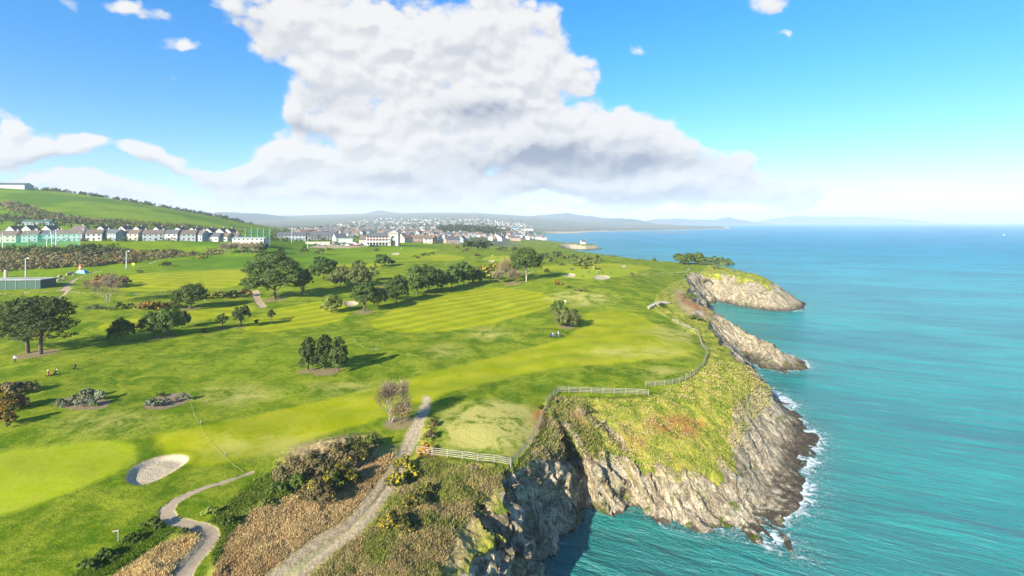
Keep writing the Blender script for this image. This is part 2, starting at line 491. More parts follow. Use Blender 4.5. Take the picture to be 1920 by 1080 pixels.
# ------------------------------------------------------------------ refining triangle sheets
def refine(V, T, zf, thr_f, maxit=14, cap=900000):
    """bisect edges that look longer than the threshold; V is (n,2)"""
    Z = zf(V[:, 0], V[:, 1])
    for it in range(maxit):
        X = V[:, 0]; Y = np.maximum(V[:, 1], 8)
        sx = CX + F * X / Y; sy = HY + F * (ZC - Z) / Y
        e = np.concatenate([T[:, [0, 1]], T[:, [1, 2]], T[:, [2, 0]]])
        es = np.sort(e, 1)
        key = es[:, 0].astype(np.int64) * len(V) + es[:, 1]
        uk, inv = np.unique(key, return_inverse=True)
        ua = (uk // len(V)).astype(np.int64); ub = (uk % len(V)).astype(np.int64)
        L = np.hypot(sx[ua] - sx[ub], sy[ua] - sy[ub])
        mx = (sx[ua] + sx[ub]) / 2; my = (sy[ua] + sy[ub]) / 2
        wl = np.hypot(X[ua] - X[ub], V[ua, 1] - V[ub, 1])
        outside = (mx < -120) | (mx > 2040) | (my > 1180) | (V[ua, 1] < 10)
        L = np.where(outside, L * 0.05, L)
        thr = thr_f((X[ua] + X[ub]) / 2, (V[ua, 1] + V[ub, 1]) / 2, Z[ua], Z[ub])
        mark = (L > thr) & (wl > 0.12)
        if not mark.any() or len(T) > cap:
            break
        newid = np.full(len(uk), -1, np.int64)
        k = np.nonzero(mark)[0]
        newid[k] = len(V) + np.arange(len(k))
        NV = (V[ua[k]] + V[ub[k]]) / 2
        Z = np.concatenate([Z, zf(NV[:, 0], NV[:, 1])])
        V = np.concatenate([V, NV])
        n = len(T)
        m0, m1, m2 = newid[inv[:n]], newid[inv[n:2 * n]], newid[inv[2 * n:]]
        a, b, c = T[:, 0], T[:, 1], T[:, 2]
        code = (m0 >= 0) * 1 + (m1 >= 0) * 2 + (m2 >= 0) * 4
        outT = [T[code == 0]]
        def add(mask, *tris):
            for t in tris:
                outT.append(np.stack([q[mask] for q in t], 1))
        add(code == 1, (a, m0, c), (m0, b, c))
        add(code == 2, (a, b, m1), (a, m1, c))
        add(code == 4, (a, b, m2), (m2, b, c))
        add(code == 3, (m0, b, m1), (a, m0, m1), (a, m1, c))
        add(code == 6, (m1, c, m2), (b, m1, m2), (a, b, m2))
        add(code == 5, (a, m0, m2), (m0, b, c), (m0, c, m2))
        add(code == 7, (a, m0, m2), (m0, b, m1), (m2, m1, c), (m0, m1, m2))
        T = np.concatenate(outT)
    return V, Z, T

def polar_grid(a0, a1, na, r0, r1, nr):
    A = np.linspace(a0, a1, na); Rr = np.geomspace(r0, r1, nr)
    AA, RR = np.meshgrid(A, Rr)
    V = np.stack([RR * np.sin(AA), RR * np.cos(AA)], -1).reshape(-1, 2)
    i = np.arange(nr - 1)[:, None] * na + np.arange(na - 1)[None]
    i = i.ravel()
    T = np.concatenate([np.stack([i, i + 1, i + na + 1], 1), np.stack([i, i + na + 1, i + na], 1)])
    return V, T


# ------------------------------------------------------------------ regions of the ground
def P_(pts, s=2):
    return smooth_poly(gpoly(pts), s)
FAIR = [P_([(690, 600), (760, 575), (850, 548), (930, 537), (1000, 545), (1035, 560), (1040, 575), (960, 598), (880, 615), (800, 625), (720, 622), (690, 612)]),
        P_([(1120, 582), (1190, 585), (1230, 610), (1298, 640), (1312, 668), (1200, 678), (1040, 690), (900, 720), (815, 745), (700, 790), (560, 832), (420, 872),
            (350, 880), (290, 838), (270, 815), (400, 797), (520, 770), (640, 742), (760, 712), (850, 690), (950, 662), (1040, 642), (1085, 620), (1090, 590)]),
        P_([(150, 530), (230, 520), (300, 500), (360, 492), (470, 490), (465, 530), (400, 545), (330, 545), (240, 547), (170, 543)]),
        P_([(440, 612), (500, 582), (560, 572), (620, 562), (655, 577), (650, 600), (560, 616), (470, 626)]),
        P_([(545, 482), (700, 470), (800, 475), (880, 480), (860, 490), (760, 488), (700, 500), (650, 500), (570, 500)]),
        P_([(380, 580), (470, 570), (480, 585), (330, 610), (240, 622), (160, 620), (220, 600)]),
        P_([(1000, 500), (1150, 493), (1230, 500), (1200, 512), (1100, 506), (1020, 508)])]
GREEN = [P_([(-200, 860), (0, 850), (120, 835), (200, 825), (245, 832), (258, 850), (220, 885), (130, 925), (0, 970), (-200, 1010)]),
         P_([(1050, 509), (1100, 501), (1190, 505), (1200, 514), (1150, 523), (1080, 525), (1050, 518)]),
         P_([(895, 485), (930, 479), (990, 480), (980, 487), (930, 491)]),
         P_([(730, 472), (760, 467), (830, 468), (810, 473), (760, 475)])]
def line(pts):
    a = np.array([(p[0], p[1]) for p in pts], float)
    g_ = ground(a[:, 0], a[:, 1])
    w = np.array([p[2] / F * g_[i, 1] / 2 for i, p in enumerate(pts)])
    return g_[:, :2], w
def catmull(P, w, k=6):
    Q, ww = [], []
    n = len(P)
    for i in range(n - 1):
        p0, p1, p2, p3 = P[max(i - 1, 0)], P[i], P[i + 1], P[min(i + 2, n - 1)]
        for t in np.linspace(0, 1, k, endpoint=False):
            Q.append(.5 * ((2 * p1) + (-p0 + p2) * t + (2 * p0 - 5 * p1 + 4 * p2 - p3) * t * t + (-p0 + 3 * p1 - 3 * p2 + p3) * t ** 3))
            ww.append(w[i] * (1 - t) + w[i + 1] * t)
    Q.append(P[-1]); ww.append(w[-1])
    return np.array(Q), np.array(ww)
def line_mask(LP, x, y, soft=.25):
    P, w = LP
    lo = P.min(0) - 6; hi = P.max(0) + 6
    out = np.full(len(x), -99.0)
    k = np.nonzero((x > lo[0]) & (x < hi[0]) & (y > lo[1]) & (y < hi[1]))[0]
    for i in range(0, len(k), 60000):
        kk = k[i:i + 60000]
        a, b = P[:-1], P[1:]; e = b - a; ee = (e ** 2).sum(1) + 1e-9
        wx = x[kk, None] - a[:, 0]; wy = y[kk, None] - a[:, 1]
        t = np.clip((wx * e[:, 0] + wy * e[:, 1]) / ee, 0, 1)
        d = np.hypot(wx - t * e[:, 0], wy - t * e[:, 1]) - (w[:-1] * (1 - t) + w[1:] * t)
        out[kk] = -d.min(1)
    return out      # positive inside
FOOT = [catmull(*line([(330, 1110, 34), (352, 1060, 36), (385, 1020, 34), (392, 995, 30), (350, 984, 28), (314, 970, 28), (325, 942, 22), (370, 920, 15), (430, 901, 10), (470, 886, 9)])),
        catmull(*line([(-60, 556, 3), (0, 552, 3), (60, 548, 3), (118, 545, 4), (150, 549, 3), (200, 551, 2), (330, 549, 1.6)])),
        catmull(*line([(118, 545, 8), (130, 532, 8), (150, 520, 3), (190, 508, 2.5), (240, 504, 2), (290, 491, 2), (330, 481, 1.5), (400, 475, 1.2)])),
        catmull(*line([(130, 540, 8), (120, 552, 5), (98, 565, 4)])),
        catmull(*line([(478, 546, 12), (482, 560, 13), (492, 576, 13)])),
        catmull(*line([(1180, 515, 2), (1240, 512, 2), (1285, 510, 2), (1290, 503, 2)]))]
TRACK = [catmull(*line([(480, 1130, 90), (545, 1075, 72), (610, 1020, 62), (665, 985, 52), (705, 935, 44), (742, 880, 34), (772, 820, 28), (795, 770, 24), (800, 745, 16)]))]
BEDS = [P_(ell(156, 756, 52, 13)), P_([(262, 765), (290, 742), (340, 735), (364, 742), (345, 758), (300, 770)])]
CARPARK = [gpoly([(575, 464), (600, 458), (690, 455), (692, 462), (650, 465)])]
def world_tail(px, tail):
    return np.concatenate([gpoly(px), np.array(tail, float)])
WILD = [world_tail([(795, 857), (955, 879), (990, 850), (1018, 795), (1033, 742), (1215, 745), (1290, 722), (1330, 668), (1314, 630), (1262, 602), (1225, 580), (1232, 552), (1262, 530), (1320, 506), (1365, 497)],
                   [(220, 420), (260, 200), (150, 40), (20, 10), (-20, 30)]),
        ]
_w2 = gpoly([(790, 860), (740, 900), (700, 955), (650, 1010), (560, 1080)])
WILD[0] = np.concatenate([WILD[0], _w2[::-1]])
WILD.append(gpoly([(200, 1080), (300, 1020), (365, 990), (378, 1010), (345, 1050), (310, 1090)]))
WILD.append(gpoly([(390, 1100), (420, 1020), (460, 960), (510, 920), (520, 860), (600, 830), (700, 812), (745, 845), (740, 880), (700, 940), (650, 990), (560, 1050), (480, 1100)]))
WILD.append(gpoly([(775, 870), (790, 820), (800, 780), (818, 785), (808, 830), (800, 860)]))
TAN = [P_(p) for p in [[(400, 1100), (440, 1000), (520, 960), (600, 930), (700, 880), (740, 830), (748, 860), (700, 935), (640, 990), (520, 1060), (470, 1110)],
       [(215, 1080), (300, 1025), (362, 1000), (368, 1015), (330, 1060), (300, 1090)],
       [(540, 840), (600, 825), (690, 815), (720, 845), (690, 900), (600, 950), (560, 940), (530, 890)],
       [(1000, 800), (1050, 750), (1110, 770), (1100, 830), (1040, 850)],
       [(820, 1095), (850, 1000), (900, 930), (945, 895), (955, 905), (905, 985), (865, 1095)],
       [(600, 1100), (700, 1000), (740, 950), (800, 1000), (780, 1090)],
       [(1262, 540), (1300, 560), (1340, 590), (1345, 610), (1300, 600), (1268, 570)]]]
ORANGE = [P_(p) for p in [ell(1075, 800, 42, 24), ell(1015, 790, 20, 28), [(1272, 548), (1300, 562), (1335, 592), (1330, 600), (1290, 575), (1270, 560)],
          ell(640, 1000, 34, 18), ell(870, 925, 22, 12), ell(1330, 535, 24, 8), ell(805, 850, 22, 14), ell(1265, 800, 60, 24), ell(1180, 830, 30, 14)]]
MOSS = [P_(p) for p in [ell(1166, 878, 44, 34), ell(1383, 552, 14, 12), ell(1417, 548, 18, 10), ell(1120, 850, 14, 30)]]
DRY = [P_(p) for p in [ell(925, 800, 85, 42), ell(830, 657, 20, 9), ell(920, 625, 26, 9), ell(1200, 660, 90, 8), ell(440, 740, 60, 14), ell(480, 830, 60, 10),
       ell(640, 730, 50, 9), ell(1250, 700, 40, 8), ell(1090, 560, 60, 14), ell(200, 790, 70, 12), ell(1260, 630, 45, 16)]]
OUTC = [P_(p, 1) for p in [[(1075, 768), (1092, 768), (1122, 788), (1122, 800), (1100, 796)], [(1128, 788), (1142, 792), (1180, 838), (1172, 846), (1142, 815)],
        [(1330, 600), (1372, 596), (1405, 622), (1450, 655), (1420, 682), (1375, 660), (1340, 625)], ell(1270, 915, 50, 12), [(1040, 745), (1052, 748), (1056, 757), (1044, 757)],
        ell(1165, 506, 6, 2), ell(1310, 587, 12, 5)]]
HILLF = None

def pmask(polys, x, y, soft):
    m = np.full(len(x), -99.0)
    for p in polys:
        lo = p.min(0) - 8; hi = p.max(0) + 8
        k = np.nonzero((x > lo[0]) & (x < hi[0]) & (y > lo[1]) & (y < hi[1]))[0]
        if len(k):
            m[k] = np.maximum(m[k], sdist(p, x[k], y[k]))
    return m


# ------------------------------------------------------------------ materials
MATS = {}
def principled(name, col=(.5, .5, .5), rough=.7, metal=0.0, spec=.3, noise=0.0, nscale=4.0, emis=None):
    if name in MATS:
        return MATS[name]
    m = bpy.data.materials.new(name); m.use_nodes = True
    nt = m.node_tree; b = nt.nodes['Principled BSDF']
    g = G(nt)
    b.inputs['Roughness'].default_value = rough
    b.inputs['Metallic'].default_value = metal
    b.inputs['Specular IOR Level'].default_value = spec
    if noise:
        n = g.noise(g.n('ShaderNodeTexCoord').outputs['Object'], nscale, 5, .6)
        f = g.ramp(n, .3, .7, 1 - noise, 1 + noise * .6)
        c = g.vm('SCALE', tuple(col)); g.put(c.node.inputs['Scale'], f)
        g.put(b.inputs['Base Color'], c)
    else:
        b.inputs['Base Color'].default_value = (*col, 1)
    MATS[name] = m
    return m

def leafy(name, c1, c2, transl=.25, rough=.75):
    """foliage: each leaf clump carries its own tint"""
    if name in MATS:
        return MATS[name]
    m = bpy.data.materials.new(name); m.use_nodes = True
    nt = m.node_tree; nt.nodes.clear(); g = G(nt)
    t, _, _, _ = g.attr('tint')
    oi = g.n('ShaderNodeObjectInfo').outputs['Random']
    n = g.noise(g.pos(), .45, 3, .6)
    f = g.m('ADD', g.m('MULTIPLY', t, .75), g.m('MULTIPLY', n, .35), clamp=True)
    col = g.mix(f, (*c1, 1), (*c2, 1))
    hv = g.n('ShaderNodeHueSaturation'); g.put(hv.inputs['Hue'], g.ramp(oi, 0, 1, .492, .512, False)); g.put(hv.inputs['Value'], g.ramp(g.m('FRACT', g.m('MULTIPLY', oi, 7.3)), 0, 1, .75, 1.3, False))
    g.put(hv.inputs['Color'], col); col = hv.outputs[0]
    b = g.n('ShaderNodeBsdfPrincipled'); g.put(b.inputs['Base Color'], col)
    b.inputs['Roughness'].default_value = rough; b.inputs['Specular IOR Level'].default_value = .25
    tr = g.n('ShaderNodeBsdfTranslucent'); g.put(tr.inputs[0], col)
    mx = g.n('ShaderNodeMixShader'); mx.inputs[0].default_value = transl
    nt.links.new(b.outputs[0], mx.inputs[1]); nt.links.new(tr.outputs[0], mx.inputs[2])
    o = g.n('ShaderNodeOutputMaterial'); nt.links.new(mx.outputs[0], o.inputs[0])
    MATS[name] = m
    return m

def terrain_material():
    m = bpy.data.materials.new('land'); m.use_nodes = True
    nt = m.node_tree; nt.nodes.clear(); g = G(nt)
    fair, green, stripe, sand = g.attr('m1')
    path, rock, wild, dry = g.attr('m2')
    soil, tan, orange, moss = g.attr('m3')
    field, scrub, town, wet = g.attr('m4')
    p = g.pos()
    px, py, pz = g.sep(p)
    flat = g.xyz(px, py, 0.0)
    n_big = g.noise(flat, .028, 4, .6)
    n_mid = g.noise(flat, .16, 5, .65, .6)
    n_fin = g.noise(flat, 1.1, 5, .7)
    n_gr = g.noise(flat, 5.0, 4, .7)
    # grass of the rough
    c = g.mix(g.ramp(n_mid, .36, .66), (.085, .150, .001, 1), (.225, .27, .002, 1))
    c = g.mix(g.m('MULTIPLY', g.ramp(n_big, .46, .68), .7), c, (.215, .275, .006, 1))
    c = g.mix(g.m('MULTIPLY', g.ramp(n_fin, .5, .8), .38), c, (.22, .24, .04, 1))
    c = g.mix(g.m('MULTIPLY', g.ramp(n_gr, .52, .36), .42), c, (.03, .08, .002, 1))
    n_cl = g.noise(flat, .55, 5, .75, .3)
    c = g.mix(g.m('MULTIPLY', g.ramp(n_cl, .52, .36), .55), c, (.035, .10, .002, 1))
    c = g.mix(g.m('MULTIPLY', g.ramp(n_cl, .58, .74), .45), c, (.34, .33, .02, 1))
    c = g.mix(g.m('MULTIPLY', g.ramp(g.noise(flat, 14.0, 2, .7), .5, .3), .3), c, (.03, .08, .002, 1))
    dryf = g.m('MULTIPLY', dry, g.ramp(g.m('ADD', n_mid, g.m('MULTIPLY', n_fin, .4)), .52, .86))
    # mown fairway with stripes
    st = g.mix(g.ramp(stripe, .3, .7), (.20, .24, .001, 1), (.31, .315, .002, 1))
    st = g.mix(g.m('MULTIPLY', g.ramp(n_big, .4, .7), .45), st, (.29, .275, .002, 1))
    st = g.mix(g.m('MULTIPLY', g.ramp(n_mid, .55, .38), .35), st, (.165, .22, .001, 1))
    st = g.mix(g.m('MULTIPLY', g.ramp(n_fin, .60, .35), .22), st, (.12, .21, .003, 1))
    c = g.mix(fair, c, st)
    gr = g.mix(g.ramp(n_fin, .3, .75), (.225, .285, .004, 1), (.275, .32, .008, 1))
    c = g.mix(green, c, gr)
    c = g.mix(dryf, c, (.40, .36, .10, 1))
    # far pasture, scrub floor, town ground
    fc = g.mix(g.ramp(n_mid, .3, .7), (.125, .205, .004, 1), (.185, .26, .006, 1))
    fc = g.mix(g.ramp(g.noise(flat, .008, 3, .6), .45, .6), fc, (.075, .155, .006, 1))
    c = g.mix(field, c, fc)
    c = g.mix(scrub, c, g.mix(g.ramp(n_mid, .35, .65), (.03, .035, .014, 1), (.075, .07, .028, 1)))
    tcol = g.mix(g.ramp(g.noise(flat, .012, 5, .7), .42, .58), (.10, .12, .06, 1), (.20, .18, .15, 1))
    tcol = g.mix(g.ramp(g.noise(flat, .035, 3, .7), .52, .6), tcol, (.035, .055, .025, 1))
    c = g.mix(town, c, tcol)
    # wild coastal grass and bracken
    wn = g.noise(flat, .35, 6, .7, .8)
    wf = g.noise(g.vm('MULTIPLY', flat, (1.6, 1.0, 1)), 1.5, 6, .75, .5)
    w1 = g.mix(g.ramp(wn, .38, .62), (.13, .195, .010, 1), (.44, .40, .06, 1))
    w1 = g.mix(g.m('MULTIPLY', g.ramp(wf, .5, .72), .75), w1, (.52, .42, .17, 1))
    w1 = g.mix(g.m('MULTIPLY', g.ramp(wf, .47, .30), .8), w1, (.055, .08, .012, 1))
    w1 = g.mix(g.m('MULTIPLY', g.ramp(n_mid, .58, .72), .55), w1, (.34, .20, .07, 1))
    c = g.mix(wild, c, w1)
    tn = g.mix(g.ramp(wf, .32, .68), (.26, .18, .07, 1), (.60, .47, .24, 1))
    c = g.mix(tan, c, tn)
    c = g.mix(g.m('MULTIPLY', orange, g.ramp(wn, .35, .6)), c, g.mix(g.ramp(wf, .3, .7), (.20, .075, .02, 1), (.47, .22, .08, 1)))
    c = g.mix(g.m('MULTIPLY', moss, g.ramp(n_fin, .25, .45)), c, (.125, .205, .004, 1))
    # rock: bedded, steeply dipping
    bn = Vector((0.72, -0.2, 0.62)).normalized()
    bt = Vector((-0.16, -0.95, -0.25)).normalized(); bt = (bt - bn * bt.dot(bn)).normalized(); bb = bn.cross(bt)
    wp = g.vm('ADD', p, g.vm('SCALE', g.vm('SUBTRACT', g.n('ShaderNodeTexNoise').outputs['Color'], (.5, .5, .5))))
    wnode = wp.node
    q1 = g.vm('DOT_PRODUCT', p, tuple(bn)); q2 = g.vm('DOT_PRODUCT', p, tuple(bt)); q3 = g.vm('DOT_PRODUCT', p, tuple(bb))
    warp = g.m('MULTIPLY', g.noise(p, .25, 3, .6), 2.6)
    bv = g.xyz(g.m('ADD', q1, warp), g.m('MULTIPLY', q2, .10), g.m('MULTIPLY', q3, .17))
    b1 = g.noise(bv, 1.3, 6, .72); b2 = g.noise(bv, 5.0, 5, .7); b3 = g.noise(p, .5, 5, .65)
    b4 = g.noise(bv, .45, 4, .6)
    rc = g.mix(g.ramp(b1, .36, .62), (.30, .235, .15, 1), (.68, .57, .39, 1))
    rc = g.mix(g.m('MULTIPLY', g.ramp(b3, .5, .66), .65), rc, (.72, .64, .48, 1))
    rc = g.mix(g.m('MULTIPLY', g.ramp(b4, .55, .68), .6), rc, (.46, .35, .19, 1))
    rc = g.mix(g.m('MULTIPLY', g.ramp(b2, .40, .30), .55), rc, (.03, .026, .02, 1))
    cr = g.ramp(g.m('ABSOLUTE', g.m('SUBTRACT', g.noise(bv, 1.9, 4, .6), .5)), .022, .0)
    cr2 = g.ramp(g.m('ABSOLUTE', g.m('SUBTRACT', g.noise(g.xyz(g.m('ADD', q1, warp), g.m('MULTIPLY', q2, .35), g.m('MULTIPLY', q3, .5)), .8, 4, .65), .5)), .016, .0)
    crk = g.m('MAXIMUM', cr, cr2)
    rc = g.mix(g.m('MULTIPLY', crk, .5), rc, (.025, .02, .016, 1))
    lich = g.m('MULTIPLY', g.ramp(g.noise(p, .22, 4, .7), .56, .66), g.ramp(pz, 2.5, 5))
    rc = g.mix(g.m('MULTIPLY', lich, .75), rc, (.52, .43, .12, 1))
    rc = g.mix(g.ramp(g.m('ADD', pz, g.m('MULTIPLY', b3, 3.0)), g.ramp(px, 42, 64, 2.0, 4.0), g.ramp(px, 42, 64, 1.5, 1.7)), rc, (.12, .098, .072, 1))
    algae = g.m('MULTIPLY', g.ramp(g.noise(p, .3, 4, .6), .58, .64), g.ramp(pz, 4.5, 2.0))
    rc = g.mix(g.m('MULTIPLY', algae, .8), rc, (.12, .17, .008, 1))
    rk = g.ramp(g.m('ADD', rock, g.m('MULTIPLY', g.m('SUBTRACT', g.noise(bv, .9, 5, .7), .5), 1.9)), .42, .58)
    rk = g.m('MULTIPLY', rk, g.m('GREATER_THAN', rock, .02))
    c = g.mix(rk, c, rc)
    c = g.mix(soil, c, g.mix(n_fin, (.16, .11, .06, 1), (.34, .25, .16, 1)))
    pc = g.mix(g.ramp(n_fin, .3, .7), (.33, .25, .165, 1), (.41, .315, .21, 1))
    c = g.mix(path, c, pc)
    c = g.mix(wet, c, g.mix(g.ramp(wf, .35, .65), (.33, .25, .155, 1), (.52, .42, .28, 1)))
    c = g.mix(sand, c, g.mix(g.ramp(g.noise(flat, 2.2, 5, .7), .35, .7), (.40, .32, .21, 1), (.54, .45, .31, 1)))
    b = g.n('ShaderNodeBsdfPrincipled'); g.put(b.inputs['Base Color'], c)
    b.inputs['Roughness'].default_value = .92; b.inputs['Specular IOR Level'].default_value = .04
    # relief
    hgrass = g.m('ADD', g.m('MULTIPLY', n_fin, .26), g.m('MULTIPLY', n_gr, .13))
    hgrass = g.m('MULTIPLY', hgrass, g.m('SUBTRACT', 1.0, g.m('MULTIPLY', g.m('MAXIMUM', fair, g.m('MAXIMUM', green, path)), .82)))
    hw = g.m('MULTIPLY', g.m('ADD', wild, tan, clamp=True), g.m('ADD', g.m('MULTIPLY', wf, .75), g.m('MULTIPLY', wn, .7)))
    hr = g.m('MULTIPLY', rk, g.m('ADD', g.m('MULTIPLY', b1, 1.5), g.m('SUBTRACT', g.m('MULTIPLY', b2, .6), g.m('MULTIPLY', crk, .6))))
    hh = g.m('ADD', g.m('ADD', hgrass, hw), hr)
    bp = g.n('ShaderNodeBump'); bp.inputs['Strength'].default_value = .9; bp.inputs['Distance'].default_value = 1.0
    g.put(bp.inputs['Height'], hh)
    nt.links.new(bp.outputs[0], b.inputs['Normal'])
    o = g.n('ShaderNodeOutputMaterial'); nt.links.new(b.outputs[0], o.inputs[0])
    return m
M_LAND = terrain_material()


def build_land():
    V, T = polar_grid(R(-66), R(66), 60, 24, 11500, 80)
    z0 = height(V[:, 0], V[:, 1], True)[1]
    # keep what is land or shallow bottom
    def near_thr(x, y, za, zb):
        r = np.hypot(x, y)
        t = np.full(len(x), 3.5)
        steep = (np.abs(za - zb) > .25) & (r < 420)
        t = np.where(steep, 2.5, t)
        t = np.where((za < -1) & (zb < -1), 60, t)
        return t
    keep = (z0[T].max(1) > -0.12 * np.hypot(*V[T].mean(1).T) - 12)
    T = T[keep]
    V, Z, T = refine(V, T, lambda x, y: height(x, y), near_thr, 13)
    # drop the deep bottom
    T = T[Z[T].max(1) > -4.9]
    used = np.unique(T); rm = np.full(len(V), -1); rm[used] = np.arange(len(used))
    V = V[used]; T = rm[T]
    x, y = V[:, 0], V[:, 1]
    Z, s, s2, w, top = height(x, y, True)
    a, b, c = V[T[:, 0]], V[T[:, 1]], V[T[:, 2]]
    flip = ((b - a)[:, 0] * (c - a)[:, 1] - (b - a)[:, 1] * (c - a)[:, 0]) < 0
    T[flip] = T[flip][:, ::-1]
    def normals(Pt):
        A, B, C = Pt[T[:, 0]], Pt[T[:, 1]], Pt[T[:, 2]]
        n = np.cross(B - A, C - A)
        N = np.stack([np.bincount(T.ravel(), np.repeat(n[:, i], 3), len(Pt)) for i in range(3)], 1)
        return N / (np.linalg.norm(N, axis=1, keepdims=True) + 1e-9)
    Pt = np.stack([x, y, Z], 1)
    N = normals(Pt)
    r = np.hypot(x, y)
    S1 = lambda m, k=.3: sstep(m, -k, k)
    fbr = fbm(x / 6, y / 6, 0, 3, 21) - .5
    rockv = 1 - s2 / w + fbr * .9
    rock = np.clip(.5 + (rockv - .12) * 2.2, 0, 1)
    steep = sstep(.74 - N[:, 2], -.08, .1) * (s < 45) * (r < 1300)
    rock = np.maximum(rock, steep)
    outc = pmask(OUTC, x, y, .3)
    rock = np.maximum(rock, sstep(outc, -1.0, .4) * .95)
    rock *= (r < 1400) * (s < 40)
    # broken beds pushed in and out
    bn = np.array([0.72, -0.2, 0.62]); bn /= np.linalg.norm(bn)
    bt = np.array([-0.16, -0.95, -0.25]); bt -= bn * bt.dot(bn); bt /= np.linalg.norm(bt); bb = np.cross(bn, bt)
    k = np.nonzero((rock > .02) & (r < 1400))[0]
    Pk = Pt[k]
    q1, q2, q3 = Pk @ bn, Pk @ bt, Pk @ bb
    warp = fbm(Pk[:, 0] / 9, Pk[:, 1] / 9, Pk[:, 2] / 9, 3, 31) * 6
    u = (q1 + warp)
    d1 = fbm(u / 4.2, q2 / 24, q3 / 10, 3, 32)
    d2 = fbm(u / 1.1, q2 / 12, q3 / 4, 3, 33)
    saw = np.mod(u / 2.3 + fbm(q2 / 9, q3 / 6, u / 9, 2, 34) * 2.2, 1.0)
    ridge = np.abs(fbm(Pk[:, 0] / 5.5, Pk[:, 1] / 5.5, Pk[:, 2] / 5.5, 4, 35) - .5) * 2
    far = np.clip(r[k] / 110, 1, 2.2)
    disp = ((d1 - .5) * 3.6 + (d2 - .5) * .6 + (saw ** 1.6 - .45) * .7 - (1 - np.clip(ridge * 5, 0, 1)) * .6) * far * np.clip(2.0 - w[k] * .105, .45, 1.5)
    amp = sstep(rock[k], .15, .8) * np.clip((s2[k] + 3) / 3, 0, 1)
    Pt[k] += N[k] * (disp * amp)[:, None] * np.array([1, 1, .75])
    # tussocks on the wild ground
    wild = S1(pmask(WILD, x, y, .3), .7) * (1 - 0)
    footm = np.maximum.reduce([line_mask(l, x, y) for l in FOOT]); trackm = line_mask(TRACK[0], x, y)
    wild2 = wild * (1 - sstep(trackm, -1.5, .2)) * (1 - sstep(footm, -1, .2)) * (1 - rock)
    Pt[:, 2] += wild2 * ((fbm(x / 2.1, y / 2.1, 0, 3, 41) - .5) * 1.1 + (fbm(x / .7, y / .7, 0, 2, 42) - .5) * .35)
    N = normals(Pt)
    # masks
    fsd = pmask(FAIR, x, y, .3); gsd = pmask(GREEN, x, y, .3)
    fair = S1(fsd + (fbm(x / 5, y / 5, 0, 2, 71) - .5) * 1.5, 1.0) * (1 - rock); green = S1(gsd, 1.1)
    sa = (x * (-.72) + y * .70) / 3.3; sb = (x * .12 + y * .99) / 4.0
    jag = (fbm(x / 12, y / 12, 0, 2, 51) - .5) * .8
    inA = sdist(FAIR[0], x, y) > -.5
    sA = .5 + .5 * np.clip(np.sin((sa + jag) * math.pi) * 2.2, -1, 1)
    sB = .5 + .28 * np.clip(np.sin((sb + jag) * math.pi) * 2.0, -1, 1)
    sC = .5 + .12 * np.sin(((x * -.35 + y * .93) / 5 + jag * 2) * math.pi)
    inB = (sdist(FAIR[3], x, y) > -.5); inC = sdist(FAIR[1], x, y) > -.5
    stripe = np.where(inA, sA * .9, np.where(inB, .5 + (sA - .5) * .8, np.where(inC, sC, sB)))
    sandm = S1(pmask([b for b, _ in BUNK], x, y, .2), .12)
    pathm = np.maximum(S1(footm + (fbm(x / .9, y / .9, 0, 2, 72) - .5) * .5, .12), S1(pmask(CARPARK, x, y, .3), .5) * .92)
    dry = S1(pmask(DRY, x, y, 1), 6.0) * .9 + .14 + 1.3 * S1(pmask(DRY[:1], x, y, 1), 5.0)
    soil = S1(pmask(BEDS, x, y, .2), .25)
    for (sx_, sy_, sr) in SOILRING:
        soil = np.maximum(soil, .8 * sstep(-np.hypot((x - sx_), (y - sy_)) + sr + fbr * 1.5, -.5, .5))
    tan = S1(pmask(TAN, x, y, 1), 2.0); orange = S1(pmask(ORANGE, x, y, 1), 1.6); moss = S1(pmask(MOSS, x, y, 1), 1.0)
    tan *= (1 - rock); orange = orange * (1 - rock * .6)
    track = S1(trackm + (fbm(x / 1.5, y / 1.5, 0, 2, 73) - .5) * 1.1, .35)
    rut = .55 + .45 * np.abs(np.sin(np.clip(trackm, 0, 1.5) / 1.5 * math.pi * 1.0 + (fbm(x / 2, y / 2, 0, 2, 77) - .5) * 1.6))
    tprof = np.abs(trackm)   # distance from the edge: the grassy crown between the wheel ruts
    sy = HY + F * (ZC - Pt[:, 2]) / np.maximum(y, 1); sx = CX + F * x / np.maximum(y, 1)
    field = sstep(r, 320, 345) * sstep(-x, 40, 110) * (1 - sstep(r, 1400, 1500)); field = np.maximum(field, sstep(r, 500, 560) * sstep(-x, -60, 0) * 0)
    town = sstep(r, 560, 640) * (1 - field) * sstep(s, 5, 40)
    town = np.maximum(town, sstep(r, 1400, 1500))
    town *= 1 - sstep(x + .02 * y, -5, 40) * (1 - sstep(r, 950, 1100))
    town *= sstep(s, 3, 10)
    beachm = (1 - sstep(s, 10, 55)) * sstep(r, 1900, 2100)
    hedge = np.zeros(len(x))
    for hl in HEDGE_LINES:
        hedge = np.maximum(hedge, S1(line_mask(hl, x, y), 2.0))
    def at(*c): return ('POINT', np.stack([np.broadcast_to(q, (len(x),)) for q in c], 1))
    attrs = {'m1': at(fair, green, stripe, np.maximum(sandm, beachm)), 'm2': at(pathm, rock, wild * (r < 700), dry), 'm3': at(soil, tan, orange, moss), 'm4': at(field, hedge, town, track * rut)}
    # split the sheet into the pieces of ground
    lab = np.zeros(len(T), int)
    def fm(a): return a[T].mean(1) > .5
    lab[fm(np.minimum(wild, 1.0))] = 1
    lab[fm(rock)] = 2
    lab[fm(fair)] = 3
    lab[fm(green)] = 4
    lab[fm(pathm)] = 5
    lab[fm(track)] = 6
    cen = Pt[T].mean(1)
    lab[fm(field) & (lab == 0)] = 7
